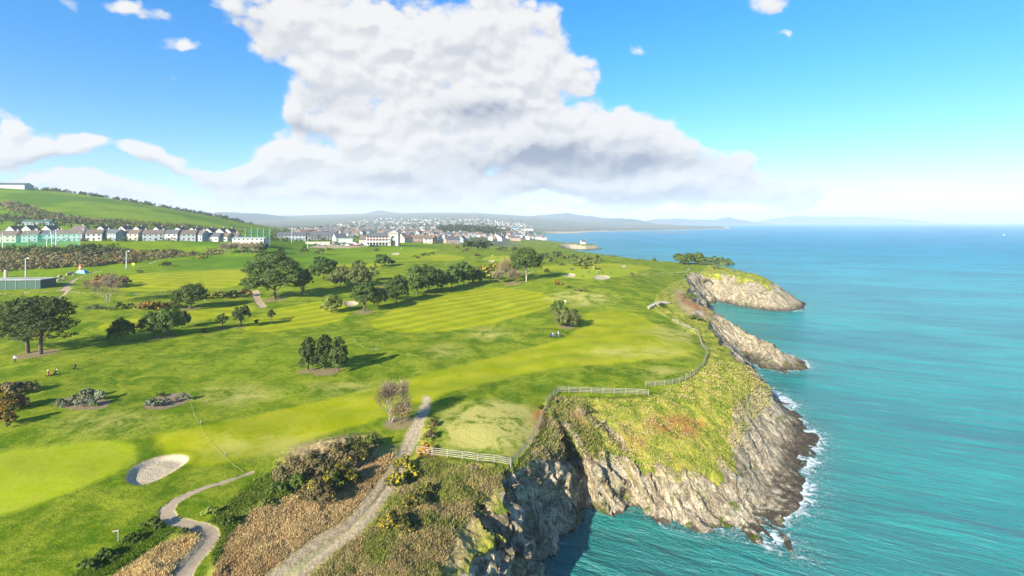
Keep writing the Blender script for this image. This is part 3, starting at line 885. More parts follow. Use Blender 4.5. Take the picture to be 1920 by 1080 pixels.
    lab[fm(town) & (lab == 0)] = 8
    names = {0: 'grass_ground', 1: 'coastal_grass', 2: 'cliff_rock', 3: 'fairway', 4: 'putting_green', 5: 'footpath', 6: 'dirt_track', 7: 'hillside_field', 8: 'town_ground'}
    bl = ['kidney shaped sand bunker in front of the near putting green', 'small grey sand bunker behind the pale lime green tree', 'left one of the two cream bunkers below the distant hilltop green',
          'wide cream bunker, right one of the two below the distant hilltop green', 'pale sand bunker on the rise before the clubhouse tower', 'tiny far sand bunker nearest the sea on the upper course', 'small far bunker under the green with the two golfers beside the yellow gorse']
    for i, (bp_, _) in enumerate(BUNK):
        c2 = bp_.mean(0); rad = np.hypot(*(bp_ - c2).T).max() + 1
        k = np.nonzero(np.hypot(cen[:, 0] - c2[0], cen[:, 1] - c2[1]) < rad)[0]
        k = k[sdist(bp_, cen[k, 0], cen[k, 1]) > 0]
        lab[k] = 20 + i
    for i, bp_ in enumerate(BEDS):
        k = np.nonzero((sdist(bp_, cen[:, 0], cen[:, 1]) > 0))[0]
        lab[k] = 40 + i
    for L in np.unique(lab):
        Tk = T[lab == L]
        us = np.unique(Tk); rmap = np.full(len(Pt), -1); rmap[us] = np.arange(len(us))
        nm = names.get(L, 'sand_bunker' if L < 40 else 'planting_bed')
        me = mesh_arrays(nm, Pt[us], rmap[Tk], [M_LAND], smooth=True, attrs={kk: (vv[0], vv[1][us]) for kk, vv in attrs.items()}, normals=N[us])
        if L in names:
            link(nm, me, kind='structure')
        elif L < 40:
            link(nm, me, label=bl[L - 20], cat='bunker', group='sand bunkers on the golf course')
        else:
            link(nm, me, kind='structure')
    print('LAND tris', len(T), 'verts', len(Pt))
    return Pt

SOILRING = []
for (px_, py_, rr) in [(68, 664, 4.5), (515, 562, 4.5), (612, 697, 3.0), (578, 696, 2.0), (1062, 612, 2.6), (358, 578, 2.6), (745, 792, 2.6), (683, 585, 3), (290, 634, 1.4), (316, 632, 1.6), (228, 640, 1.2),
                        (452, 613, 1.2), (417, 617, 1.0), (960, 532, 5)]:
    a_ = gp(px_, py_); SOILRING.append((a_[0], a_[1], rr))
HEDGE_LINES = []
for pts in [[(-60, 344, 3), (0, 356, 4), (100, 361, 4), (200, 375, 5), (300, 391, 6), (400, 409, 7), (470, 424, 8)],
            [(-40, 380, 10), (30, 386, 8), (70, 402, 7), (110, 410, 9), (220, 418, 8), (330, 425, 6), (450, 434, 6)],
            [(0, 408, 8), (120, 415, 12), (230, 424, 10)]]:
    a_ = np.array([(p[0], p[1]) for p in pts], float)
    ds_ = np.interp(a_[:, 0], [-60, 0, 200, 470], [900] * 4) if pts[0][1] == 344 else None
    if ds_ is not None:
        g_ = np.stack([(a_[:, 0] - CX) / F * ds_, ds_], 1)
        HEDGE_LINES.append((g_, np.full(len(g_), 9.0)))
    else:
        g_ = ground(a_[:, 0], a_[:, 1])[:, :2]
        HEDGE_LINES.append((g_, np.full(len(g_), 11.0)))
LAND = build_land()

# ------------------------------------------------------------------ sea
def sea_material():
    m = bpy.data.materials.new('sea_water'); m.use_nodes = True
    nt = m.node_tree; nt.nodes.clear(); g = G(nt)
    foam, shore, _, _ = g.attr('sea')
    p = g.pos(); x, y, z = g.sep(p)
    # swell runs in from the right: long crests with wind ripples on them
    ang = R(-27)
    u = g.m('ADD', g.m('MULTIPLY', x, math.cos(ang)), g.m('MULTIPLY', y, math.sin(ang)))
    v = g.m('ADD', g.m('MULTIPLY', x, -math.sin(ang)), g.m('MULTIPLY', y, math.cos(ang)))
    sv = g.xyz(g.m('MULTIPLY', u, .22), v, 0.0)
    s1 = g.noise(sv, .11, 3, .55, .4); s2 = g.noise(sv, .42, 4, .6, .5); s3 = g.noise(g.xyz(g.m('MULTIPLY', u, .5), v, 0.0), 1.6, 5, .65)
    big = g.noise(g.xyz(g.m('MULTIPLY', u, .35), v, 0.0), .018, 4, .6, .6)
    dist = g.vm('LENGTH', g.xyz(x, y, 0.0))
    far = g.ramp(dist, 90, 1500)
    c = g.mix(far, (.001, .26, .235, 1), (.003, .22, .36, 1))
    c = g.mix(g.m('MULTIPLY', g.ramp(big, .40, .62), .6), c, (.001, .105, .13, 1))
    c = g.mix(g.m('MULTIPLY', g.ramp(s2, .5, .75), .5), c, (.02, .38, .38, 1))
    c = g.mix(g.m('MULTIPLY', g.ramp(s1, .55, .38), .35), c, (.001, .07, .10, 1))
    c = g.mix(g.m('MULTIPLY', shore, .5), c, (.03, .16, .13, 1))
    fn = g.noise(p, .45, 7, .72, 1.4)
    ff = g.ramp(g.m('ADD', fn, g.m('MULTIPLY', foam, .42)), .70, .84)
    lace = g.m('MULTIPLY', g.ramp(g.m('ABSOLUTE', g.m('SUBTRACT', g.noise(p, .55, 5, .6, 2.0), .5)), .03, .0), g.ramp(foam, .05, .6))
    ff = g.m('MAXIMUM', ff, g.m('MULTIPLY', lace, .75))
    ff = g.m('MULTIPLY', ff, g.ramp(foam, .02, .2))
    c = g.mix(ff, c, (.62, .68, .68, 1))
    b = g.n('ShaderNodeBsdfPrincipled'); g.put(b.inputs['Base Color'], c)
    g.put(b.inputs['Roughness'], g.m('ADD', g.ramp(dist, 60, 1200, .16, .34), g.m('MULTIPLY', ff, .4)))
    b.inputs['IOR'].default_value = 1.333
    h = g.m('ADD', g.m('MULTIPLY', s1, 2.4), g.m('ADD', g.m('MULTIPLY', s2, 1.7), g.m('MULTIPLY', s3, .7)))
    h = g.m('ADD', h, g.m('MULTIPLY', ff, .15))
    bp = g.n('ShaderNodeBump'); bp.inputs['Strength'].default_value = 1.0; bp.inputs['Distance'].default_value = 1.0
    g.put(bp.inputs['Height'], h); nt.links.new(bp.outputs[0], b.inputs['Normal'])
    o = g.n('ShaderNodeOutputMaterial'); nt.links.new(b.outputs[0], o.inputs[0])
    return m

def build_sea():
    V, T = polar_grid(R(-64), R(75), 70, 22, 60000, 110)
    s = sdist(coast, V[:, 0], V[:, 1])
    keep = s[T].min(1) < 6 + .02 * np.hypot(*V[T].mean(1).T)
    T = T[keep]
    sf = lambda x, y: sdist(coast, x, y)
    def thr(x, y, a, b):
        ss = sdist(coast, x, y)
        return np.where((ss > -14) & (ss < 4) & (np.hypot(x, y) < 500), 7, 90)
    V, Z, T = refine(V, T, lambda x, y: np.zeros(len(x)), thr, 9, 300000)
    T = T[:, [0, 1, 2]]
    a, b, c = V[T[:, 0]], V[T[:, 1]], V[T[:, 2]]
    flip = ((b - a)[:, 0] * (c - a)[:, 1] - (b - a)[:, 1] * (c - a)[:, 0]) < 0
    T[flip] = T[flip][:, ::-1]
    x, y = V[:, 0], V[:, 1]
    s = sdist(coast, x, y)
    openc = sstep(x, 20, 60)        # the outer shore breaks harder than the cove
    foam = np.exp(-np.maximum(-s, 0) / (1.4 + 2.2 * openc)) * (.34 + .32 * openc) * (np.hypot(x, y) < 700)
    foam *= .2 + 1.5 * fbm(x / 16, y / 16, 0, 2, 61)
    shore = np.exp(-np.maximum(-s, 0) / 16.0)
    at = ('POINT', np.stack([foam, shore, foam * 0, foam * 0 + 1], 1))
    me = mesh_arrays('sea', np.stack([x, y, x * 0], 1), T, [sea_material()], smooth=True, attrs={'sea': at})
    link('sea', me, kind='structure')
    print('SEA', len(T))
build_sea()

# ------------------------------------------------------------------ far hills across the bay
def far_hill(name, prof, d, depth, cols, base=None, seed=1):
    prof = np.array(prof, float)
    xs = np.linspace(prof[0, 0], prof[-1, 0], max(30, int((prof[-1, 0] - prof[0, 0]) / 3)))
    ys = np.interp(xs, prof[:, 0], prof[:, 1])
    ys -= np.convolve(ys, [.25, .5, .25], 'same') * 0
    top = ZC + (HY - ys) * d / F
    top = np.maximum(top + (fbm(xs / 22, xs * 0, seed, 4, seed) - .5) * d / F * 3.0 * (top > 8), 1)
    rows = 22
    V = []
    for j in range(rows):
        t = j / (rows - 1)
        prof_t = math.sin(min(t / .62, 1) * math.pi / 2) ** 1.3 if t < .62 else math.cos((t - .62) / .38 * math.pi / 2) ** .8
        dd = d + (t - .62) * depth
        X = (xs - CX) / F * d * (1 + (t - .62) * depth / d * .4)
        n = fbm(X / (d * .035), np.full(len(xs), dd / (d * .03)), 0, 5, seed + 3) - .5
        z = top * prof_t * (1 + n * .5 * (1 - abs(t - .62)) * (prof_t < .995)) - (2 if j in (0, rows - 1) else 0)
        V.append(np.stack([X, np.full(len(xs), dd), z], 1))
    n = len(xs); V = np.concatenate(V)
    i = (np.arange(rows - 1)[:, None] * n + np.arange(n - 1)).ravel()
    Q = np.stack([i, i + 1, i + n + 1, i + n], 1)
    key = 'far_land_%d' % seed
    m = bpy.data.materials.new(key); m.use_nodes = True
    g = G(m.node_tree); b = m.node_tree.nodes['Principled BSDF']
    p = g.pos()
    f = g.noise(p, 55 / d, 6, .7)
    c = g.mix(g.ramp(f, .38, .62), cols[0], cols[1])
    _, _, z = g.sep(p)
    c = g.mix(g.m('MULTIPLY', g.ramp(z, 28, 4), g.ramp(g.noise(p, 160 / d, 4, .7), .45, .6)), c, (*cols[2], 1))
    g.put(b.inputs['Base Color'], c); b.inputs['Roughness'].default_value = .9
    link(name, mesh_arrays(name, V, Q, [m], smooth=True), kind='structure')
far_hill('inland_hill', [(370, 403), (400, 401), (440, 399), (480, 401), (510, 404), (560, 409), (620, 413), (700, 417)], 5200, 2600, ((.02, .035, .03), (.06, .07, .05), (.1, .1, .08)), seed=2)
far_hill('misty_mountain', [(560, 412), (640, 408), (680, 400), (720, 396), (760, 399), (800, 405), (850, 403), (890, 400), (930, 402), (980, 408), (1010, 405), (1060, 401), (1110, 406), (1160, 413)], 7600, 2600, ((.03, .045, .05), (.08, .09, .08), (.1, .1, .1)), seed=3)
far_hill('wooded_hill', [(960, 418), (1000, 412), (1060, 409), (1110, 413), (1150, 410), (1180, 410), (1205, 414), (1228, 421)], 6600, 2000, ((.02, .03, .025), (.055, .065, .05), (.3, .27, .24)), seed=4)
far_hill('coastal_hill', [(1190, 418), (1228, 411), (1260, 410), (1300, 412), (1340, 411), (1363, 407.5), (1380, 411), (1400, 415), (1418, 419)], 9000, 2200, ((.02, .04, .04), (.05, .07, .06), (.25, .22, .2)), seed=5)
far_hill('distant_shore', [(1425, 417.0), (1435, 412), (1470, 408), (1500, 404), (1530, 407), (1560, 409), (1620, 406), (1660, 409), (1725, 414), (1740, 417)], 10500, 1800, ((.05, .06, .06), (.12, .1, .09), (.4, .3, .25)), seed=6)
def sandspit():
    pts = []
    V = []; n = 40
    for i in range(n):
        t = i / (n - 1); px = 1208 + t * 92
        d = 2260 + 60 * math.sin(t * 3)
        for (dy, z) in ((-26, -1), (-10, 1.6), (14, 2.2), (34, -1)):
            w = math.sin(math.pi * min(1, max(0, t)) ) ** .35
            V.append(((px - CX) / F * d, d + dy * w * 1.5, (z + 1) * w - 1 + (fbm(np.array([t * 14]), 0., 0., 2, 5)[0] - .5) * 1.5 * (z > 0)))
    F_ = [(i * 4 + j, (i + 1) * 4 + j, (i + 1) * 4 + j + 1, i * 4 + j + 1) for i in range(n - 1) for j in range(3)]
    link('breakwater', mesh_arrays('breakwater', V, F_, [principled('pier_stone', (.22, .2, .18), .9, noise=.4, nscale=.05)]), label='low stone breakwater lying out in the bay before the far hills', cat='breakwater')
sandspit()

# ------------------------------------------------------------------ air
def haze_box():
    X, Y0, Y1, z0, z1 = 60500, -300, 61000, -7, 262
    V = [(-X, Y0, z0), (X, Y0, z0), (X, Y1, z0), (-X, Y1, z0), (-X, Y0, z1), (X, Y0, z1), (X, Y1, z1), (-X, Y1, z1)]
    Q = [(0, 3, 2, 1), (4, 5, 6, 7), (0, 1, 5, 4), (1, 2, 6, 5), (2, 3, 7, 6), (3, 0, 4, 7)]
    m = bpy.data.materials.new('haze'); m.use_nodes = True
    nt = m.node_tree; nt.nodes.clear(); g = G(nt)
    v = g.n('ShaderNodeVolumePrincipled'); v.inputs['Color'].default_value = (.74, .87, 1.0, 1); v.inputs['Density'].default_value = 1.15e-4
    o = g.n('ShaderNodeOutputMaterial'); nt.links.new(v.outputs[0], o.inputs['Volume'])
    link('haze', mesh_arrays('haze', V, Q, [m]), kind='stuff')
haze_box()

# ------------------------------------------------------------------ foliage and trees
L_PINE = leafy('pine_needles', (.018, .034, .008), (.095, .135, .028), .15)
L_ROUND = leafy('dark_leaves', (.022, .046, .009), (.125, .185, .030), .2)
L_OLIVE = leafy('olive_leaves', (.075, .095, .022), (.27, .29, .085), .3)
L_LIME = leafy('lime_leaves', (.10, .14, .02), (.34, .39, .09), .35)
L_MID = leafy('mid_green_leaves', (.035, .065, .010), (.15, .20, .032), .25)
L_GORSE = leafy('gorse_leaves', (.03, .04, .010), (.12, .12, .03), .2)
L_YEL = leafy('gorse_flowers', (.30, .22, .012), (.55, .44, .03), .2)
L_RUST = leafy('rust_flowers', (.28, .11, .012), (.50, .26, .03), .2)
L_TWIG = leafy('bare_twigs', (.17, .125, .06), (.40, .31, .16), .1)
L_TWIGG = leafy('grey_twigs', (.19, .155, .09), (.42, .35, .23), .1)
L_BROWN = leafy('brown_scrub', (.065, .054, .02), (.25, .20, .085), .1)
L_SILVER = leafy('silver_shrub', (.10, .13, .07), (.34, .36, .22), .2)
L_FAR = leafy('far_tree_leaves', (.018, .032, .012), (.07, .09, .03), .1)
M_BARK = principled('bark', (.13, .095, .07), .9, noise=.45, nscale=1.5)
M_BARKL = principled('pale_bark', (.36, .31, .25), .9, noise=.35, nscale=2)

def tube(path, rad, sides=6):
    V, Fq = [], []
    path = [Vector(p) for p in path]
    for i, p in enumerate(path):
        t = (path[min(i + 1, len(path) - 1)] - path[max(i - 1, 0)]).normalized()
        a = t.orthogonal().normalized(); b = t.cross(a)
        for k in range(sides):
            an = 2 * math.pi * k / sides
            V.append(p + (a * math.cos(an) + b * math.sin(an)) * rad[i])
    for i in range(len(path) - 1):
        for k in range(sides):
            k2 = (k + 1) % sides
            Fq.append((i * sides + k, i * sides + k2, (i + 1) * sides + k2, (i + 1) * sides + k))
    V.append(path[-1]); tip = len(V) - 1
    l = (len(path) - 1) * sides
    for k in range(sides):
        Fq.append((l + k, l + (k + 1) % sides, tip, tip))
    return V, Fq

class MB:
    """a small mesh collector of quads"""
    def __init__(s): s.V = []; s.F = []; s.M = []
    def add(s, V, Fq, mi=0):
        o = len(s.V); s.V += [tuple(v) for v in V]
        s.F += [tuple(i + o for i in f) for f in Fq]; s.M += [mi] * len(Fq); return s
    def tube(s, path, rad, sides=6, mi=0): return s.add(*tube(path, rad, sides), mi)
    def box(s, c, size, rz=0.0, mi=0, taper=1.0):
        hx, hy, hz = size[0] / 2, size[1] / 2, size[2] / 2
        cr, sr = math.cos(rz), math.sin(rz)
        V = []
        for sz in (-1, 1):
            tp = taper if sz > 0 else 1
            for sx, sy in ((-1, -1), (1, -1), (1, 1), (-1, 1)):
                X, Y = sx * hx * tp, sy * hy * tp
                V.append((c[0] + X * cr - Y * sr, c[1] + X * sr + Y * cr, c[2] + sz * hz))
        return s.add(V, [(0, 3, 2, 1), (4, 5, 6, 7), (0, 1, 5, 4), (1, 2, 6, 5), (2, 3, 7, 6), (3, 0, 4, 7)], mi)
    def mesh(s, name, mats, smooth=False):
        me = bpy.data.meshes.new(name)
        Fs = [f if f[2] != f[3] else f[:3] for f in [tuple(f) if len(f) > 3 else (*f, f[2]) for f in s.F]]
        me.from_pydata(s.V, [], Fs)
        for m in mats: me.materials.append(m)
        me.polygons.foreach_set('material_index', s.M)
        me.polygons.foreach_set('use_smooth', [smooth] * len(Fs))
        me.update(); return me

def leaf_mesh(name, lobes, n, size, mats, rng, fl=0.0, clump=.22, flat=.0, clumps=None, hollow=.55):
    """leaf clumps spread over lobes: lobes = (cx,cy,cz,rx,ry,rz)"""
    lobes = np.array(lobes, float)
    vol = (lobes[:, 3] * lobes[:, 4] * lobes[:, 5]) ** .66
    nc = clumps or max(10, int(n / 26))
    li = rng.choice(len(lobes), nc, p=vol / vol.sum())
    L = lobes[li]
    dirs = rng.normal(size=(nc, 3)); dirs /= np.linalg.norm(dirs, axis=1, keepdims=True)
    dirs[:, 2] = np.where(dirs[:, 2] < -.45, -dirs[:, 2] * .6, dirs[:, 2])
    rad = hollow + (1 - hollow) * rng.random(nc) ** .6
    cc = L[:, :3] + dirs * L[:, 3:] * rad[:, None]
    crad = clump * (L[:, 3] + L[:, 4] + L[:, 5]) / 3 * (.6 + .9 * rng.random(nc))
    ctint = rng.random(nc)
    ci = rng.choice(nc, n, p=crad ** 2 / (crad ** 2).sum())
    d2 = rng.normal(size=(n, 3)); d2 /= np.linalg.norm(d2, axis=1, keepdims=True)
    P = cc[ci] + d2 * (crad[ci] * (rng.random(n) ** .4))[:, None] * np.array([1, 1, .8 - flat])
    out = P - L[ci][:, :3]; out /= (np.linalg.norm(out, axis=1, keepdims=True) + 1e-6)
    nrm = d2 * .6 + out * .7 + np.array([0, 0, .35]) + rng.normal(size=(n, 3)) * .35
    nrm /= np.linalg.norm(nrm, axis=1, keepdims=True)
    a = np.cross(nrm, rng.normal(size=(n, 3))); a /= (np.linalg.norm(a, axis=1, keepdims=True) + 1e-6)
    b = np.cross(nrm, a)
    s1 = (size * (.55 + .9 * rng.random(n)))[:, None]; s2 = s1 * (.5 + .5 * rng.random(n))[:, None]
    bend = nrm * s1 * .25
    V = np.stack([P - a * s1 - bend, P - b * s2, P + a * s1 - bend, P + b * s2], 1).reshape(-1, 3)
    Q = np.arange(4 * n).reshape(n, 4)
    tint = np.clip(ctint[ci] * .62 + rng.random(n) * .4 - .1, 0, 1)
    mi = np.zeros(n, int)
    if fl > 0:
        cf = rng.random(nc) < fl * 1.2
        mi = np.where(cf[ci] & (rng.random(n) < .5) & (out[:, 2] > -.1), 1, 0)
    col = np.repeat(np.stack([tint, tint, tint, tint], 1), 4, 0)
    return mesh_arrays(name, V, Q, mats, mi, attrs={'tint': ('POINT', col)}), cc

TREE_N = [0]
def tree(px, py, top, w, kind, label, cat='tree', group=None, lobes=None, lean=0.0, dens=1.0, bark=None, mats=None, fl=0.0, z0=None):
    w *= 1.12; top -= (py - top) * .05
    TREE_N[0] += 1
    rng = np.random.default_rng(TREE_N[0] * 13 + 5); rnd = random.Random(TREE_N[0])
    x, y, z = gp(px, py)
    k = y / F
    h = (py - top) * k; wd = w * k
    root = thing({'gorse': 'gorse_bush', 'shrub': 'shrub', 'scrub': 'scrub_thicket'}.get(kind, {'pine': 'pine_tree', 'bare': 'bare_tree', 'round': 'broadleaf_tree', 'olive': 'willow_tree', 'conifer': 'conifer_tree'}.get(kind, 'tree')), label, cat, (x, y, z - .05), 0, group)
    area = max(60, w * (py - top))
    n = int(min(11000, max(110, area * 1.9)) * dens)
    size = max(.085, 1.55 * k)
    bark = bark or M_BARK
    M = mats
    if kind == 'pine':
        M = M or [L_PINE]
        tb = .22 if lobes is None else .2
        if lobes is None:
            lobes = [(0, 0, .72, .36, .36, .24), (-.25, .1, .55, .26, .26, .20), (.26, -.05, .58, .26, .26, .20), (.05, .2, .86, .22, .22, .13), (0, -.2, .45, .26, .22, .15)]
    elif kind in ('round', 'olive'):
        M = M or [L_ROUND if kind == 'round' else L_OLIVE]
        tb = .2
        if lobes is None:
            j = lambda s: rnd.uniform(-s, s)
            lobes = [(0, 0, .54, .44, .44, .38), (-.22 + j(.06), j(.1), .38, .27, .27, .27), (.22 + j(.06), j(.1), .40, .27, .27, .27), (j(.1), j(.1), .78, .28, .28, .22), (j(.1), -.2, .30, .30, .24, .20)]
    elif kind == 'conifer':
        M = M or [L_PINE]; tb = .1
        lobes = lobes or [(0, 0, .25, .44, .44, .17), (0.04, 0, .42, .38, .38, .18), (-.04, 0, .60, .29, .29, .18), (.02, 0, .78, .19, .19, .16), (0, 0, .90, .10, .10, .10)]
    elif kind in ('gorse', 'shrub', 'scrub'):
        M = M or ([L_GORSE, L_YEL] if kind == 'gorse' else [L_MID]); tb = 0
        if lobes is None:
            m = max(3, int(w / max(8, (py - top)) * 3)); lobes = []
            for i in range(m):
                t = (i + .5) / m
                env = math.sin(math.pi * (t * .8 + .1))
                lobes.append(((t - .5) * .86, rnd.uniform(-.12, .12), .42 * env, .62 / m + .10, .26, .46 * env * rnd.uniform(.8, 1.1)))
    if kind == 'bare':
        M = M or [L_TWIG]
        tw = MB(); ends = []
        def branch(p, d, ln, r, lv):
            q = [p]; dd = d.copy()
            for s in range(3):
                dd = (dd + Vector((rnd.gauss(0, .13), rnd.gauss(0, .13), .06))).normalized()
                q.append(q[-1] + dd * ln / 3)
            tw.tube(q, [r, r * .85, r * .7, r * .5], 5 if lv < 2 else 3)
            if lv >= (3 if h > 4 else 2) or len(tw.F) > 2600:
                ends.append(q[-1]); ends.append(q[2]); return
            for c in range(3 if lv else 4):
                sp = .45 + .25 * rnd.random()
                nd = (dd + Vector((rnd.gauss(0, sp), rnd.gauss(0, sp), rnd.uniform(-.05, .3)))).normalized()
                branch(q[-1] if c < 2 else q[2], nd, ln * rnd.uniform(.6, .8), r * .55, lv + 1)
        stems = 3 if w > 24 else 2
        for i in range(stems):
            a = rnd.random() * 6.28
            branch(Vector((math.cos(a) * .03 * wd, math.sin(a) * .03 * wd, 0)), Vector((math.cos(a) * .28 + lean, math.sin(a) * .28, 1)).normalized(), h * .33, max(.05, h * .016), 0)
        link('trunk', tw.mesh('trunk', [bark], True), root)
        E = np.array([tuple(e) for e in ends]); 
        sc_ = np.array([wd / 2 / max(1e-3, np.percentile(np.abs(E[:, :2]), 92)), h * .95 / max(1e-3, E[:, 2].max())])
        lob = [(e[0] * min(1.2, sc_[0]), e[1] * min(1.2, sc_[0]), min(e[2] * sc_[1], h * .95), wd * .11, wd * .11, h * .085) for e in E]
        nt_ = int(n * .85)
        # twigs: thin slivers
        cl = np.array(lob)[rng.choice(len(lob), nt_)]
        P = cl[:, :3] + rng.normal(size=(nt_, 3)) * cl[:, 3:] * .75
        cen = np.array([0, 0, h * .35]); d = P - cen; d /= np.linalg.norm(d, axis=1, keepdims=True); d += rng.normal(size=(nt_, 3)) * .35
        sd = np.cross(d, rng.normal(size=(nt_, 3))); sd /= np.linalg.norm(sd, axis=1, keepdims=True) + 1e-6
        ln_ = size * 2.6 * (.5 + rng.random(nt_))[:, None]; wdh = size * .20
        V = np.stack([P - sd * wdh, P + sd * wdh, P + sd * wdh * .3 + d * ln_, P - sd * wdh * .3 + d * ln_], 1).reshape(-1, 3)
        V[:, 2] = np.maximum(V[:, 2], .05)
        tint = np.repeat(rng.random((nt_, 1)) * np.ones((1, 4)), 4, 0)
        link('crown', mesh_arrays('crown', V, np.arange(4 * nt_).reshape(-1, 4), M, attrs={'tint': ('POINT', tint)}), root)
        return root
    LB = [(lx * wd, ly * wd, lz * h, lrx * wd, lry * wd, lrz * h) for (lx, ly, lz, lrx, lry, lrz) in lobes]
    cm, cc = leaf_mesh('crown' if tb else 'foliage', LB, n, size, M, rng, fl, clump=.27 if kind == 'pine' else .25, flat=.25 if kind == 'pine' else 0, hollow=.5)
    if tb:
        co = np.empty(len(cm.vertices) * 3, np.float32); cm.vertices.foreach_get('co', co); co = co.reshape(-1, 3)
        co[:, 2] = np.maximum(co[:, 2], h * .06); cm.vertices.foreach_set('co', co.ravel()); cm.update()
    link('crown' if tb else 'foliage', cm, root)
    # trunk with limbs that reach into the clumps
    tw = MB()
    r0 = max(.08, h * (.028 if kind == 'pine' else .020))
    if tb:
        ttop = Vector((lean * h * .5, 0, h * (.62 if kind != 'conifer' else .9)))
        tw.tube([(0, 0, -.25), (lean * h * .1, 0, h * .18), (lean * h * .25, .02 * h, h * .38), ttop], [r0 * 1.25, r0, r0 * .8, r0 * .35], 7)
        if kind != 'conifer':
            idx = rng.choice(len(cc), min(len(cc), 12 if area > 900 else 5), replace=False)
            for i in idx:
                e = Vector(cc[i]); t = rnd.uniform(.15, .45)
                s_ = Vector((lean * h * t * .6, 0, h * t))
                mid = s_.lerp(e, .5) + Vector((0, 0, -.04 * h))
                tw.tube([s_, mid, e], [r0 * .42, r0 * .28, r0 * .08], 5)
        link('trunk', tw.mesh('trunk', [bark], True), root)
    elif False:
        for i in range(0):
            e = Vector(cc[i % len(cc)]); tw.tube([(e.x * .4, e.y * .4, -.1), (e.x * .7, e.y * .7, e.z * .5), e], [.05, .04, .015], 4)
        link('stem', tw.mesh('stem', [bark], True), root)
    return root

GP = 'trees on the golf course'
PINE_BIG = [(-.3, 0, .30, .22, .2, .12), (.18, -.1, .30, .2, .2, .10), (.34, 0, .76, .24, .25, .16), (-.22, 0, .48, .24, .24, .18), (.2, -.1, .48, .22, .22, .15), (0, 0, .66, .3, .3, .18), (-.28, 0, .60, .22, .25, .16), (-.10, .1, .80, .26, .25, .16), (.18, 0, .84, .22, .22, .13), (.30, 0, .62, .20, .22, .15), (.05, -.1, .60, .22, .2, .15), (-.40, 0, .40, .14, .2, .12), (.36, 0, .42, .16, .2, .10), (-.18, 0, .36, .16, .18, .10), (.12, .1, .42, .18, .18, .1)]
tree(52, 662, 556, 118, 'pine', 'huge dark pine with leaning forked trunk at the left edge of the photo', group=GP, lobes=PINE_BIG, lean=-.12, dens=1.0)
tree(76, 664, 560, 112, 'pine', 'huge dark pine with upright pale trunk just right of the leaning one', group=GP, lobes=[(-.25, 0, .34, .2, .2, .12), (.3, 0, .30, .2, .2, .10), (-.34, 0, .82, .26, .25, .14), (-.2, 0, .62, .3, .26, .2), (.1, 0, .5, .3, .26, .2), (-.05, 0, .78, .30, .28, .18), (.24, 0, .72, .24, .24, .17), (.34, 0, .48, .18, .22, .13), (-.25, 0, .55, .22, .2, .15), (.08, -.1, .5, .25, .2, .14), (.15, .1, .9, .18, .2, .1)], dens=1.0)
tree(228, 640, 598, 41, 'round', 'small round dark tree standing alone in the long pine shadow', group=GP)
tree(289, 633, 586, 46, 'round', 'left one of the three dark trees in the long pine shadow', group=GP, mats=[L_ROUND])
tree(315, 631, 575, 46, 'round', 'tallest middle one of the three dark trees in the long shadow', group=GP)
tree(341, 615, 583, 30, 'round', 'smaller tree set back, right one of the three dark trees', group=GP)
tree(417, 617, 588, 23, 'pine', 'thin small pine between the three dark trees and the bigger young pine', group=GP)
tree(452, 613, 575, 34, 'pine', 'young pine with loose crown left of the curved gravel path end', group=GP)
tree(482, 608, 599, 11, 'round', 'tiny low dark sapling between two young pines', group=GP)
tree(508, 601, 581, 15, 'pine', 'smallest slender young pine on the striped fairway edge', group=GP)
tree(358, 578, 532, 60, 'round', 'broad domed green tree standing in the gorse hedge', group=GP)
tree(515, 562, 474, 108, 'pine', 'giant broad dark pine at the end of the curved gravel path', group=GP,
     lobes=[(-.05, 0, .84, .26, .26, .15), (-.25, 0, .62, .22, .24, .18), (.12, 0, .68, .26, .26, .18), (-.36, 0, .36, .15, .2, .14), (.33, 0, .50, .18, .2, .15), (-.02, -.12, .46, .28, .22, .18), (.22, -.1, .36, .22, .2, .14), (-.2, -.1, .3, .2, .2, .12)], dens=1.1)
tree(566, 556, 507, 38, 'pine', 'leaning dark pine tucked against the right side of the giant pine', group=GP, lean=.3)
tree(607, 526, 482, 50, 'round', 'dark round evergreen behind the pale willow bushes', group=GP)
tree(638, 538, 499, 40, 'olive', 'pale grey green willow, left one of the pair', group=GP, dens=1.0)
tree(674, 538, 496, 42, 'olive', 'wide grey green willow, right one of the pair', group=GP)
tree(697, 526, 497, 24, 'round', 'bright green bush tree at the right edge of the willow pair', group=GP, mats=[L_LIME])
tree(716, 500, 477, 32, 'round', 'dark round tree alone on the slope left of the far bunker', group=GP)
tree(733, 497, 484, 14, 'shrub', 'low dark shrub beside the lone dark round tree', 'shrub', group=GP)
tree(672, 496, 487, 26, 'shrub', 'low grey green bush left of the lone dark round tree', 'shrub', group=GP, mats=[L_OLIVE])
tree(622, 587, 553, 36, 'round', 'pale lime green tree with leaning trunk beside a small bunker', group=GP, mats=[L_LIME], lean=.3)
tree(683, 584, 530, 50, 'pine', 'dark spreading tree over the small bunker', group=GP, mats=[L_ROUND])
tree(708, 576, 538, 36, 'round', 'brighter green tree squeezed behind the dark spreading tree', group=GP, mats=[L_LIME], dens=.8)
tree(724, 565, 540, 18, 'bare', 'bare brown sapling between the bright and the dark tree', group=GP)
tree(743, 568, 518, 42, 'round', 'dark multi stemmed tree at the left end of the long tree row', group=GP)
tree(782, 553, 499, 46, 'round', 'second dark tree of the long row, counting from the left', group=GP)
tree(804, 549, 498, 44, 'round', 'third dark tree of the long row, crown highest on its left half', group=GP)
tree(828, 546, 505, 30, 'round', 'narrower dark tree in the middle of the long row', group=GP)
tree(847, 541, 499, 36, 'round', 'dark tree of the long row right of its narrow middle one', group=GP)
tree(870, 535, 492, 40, 'round', 'tallest tree near the right end of the long row', group=GP)
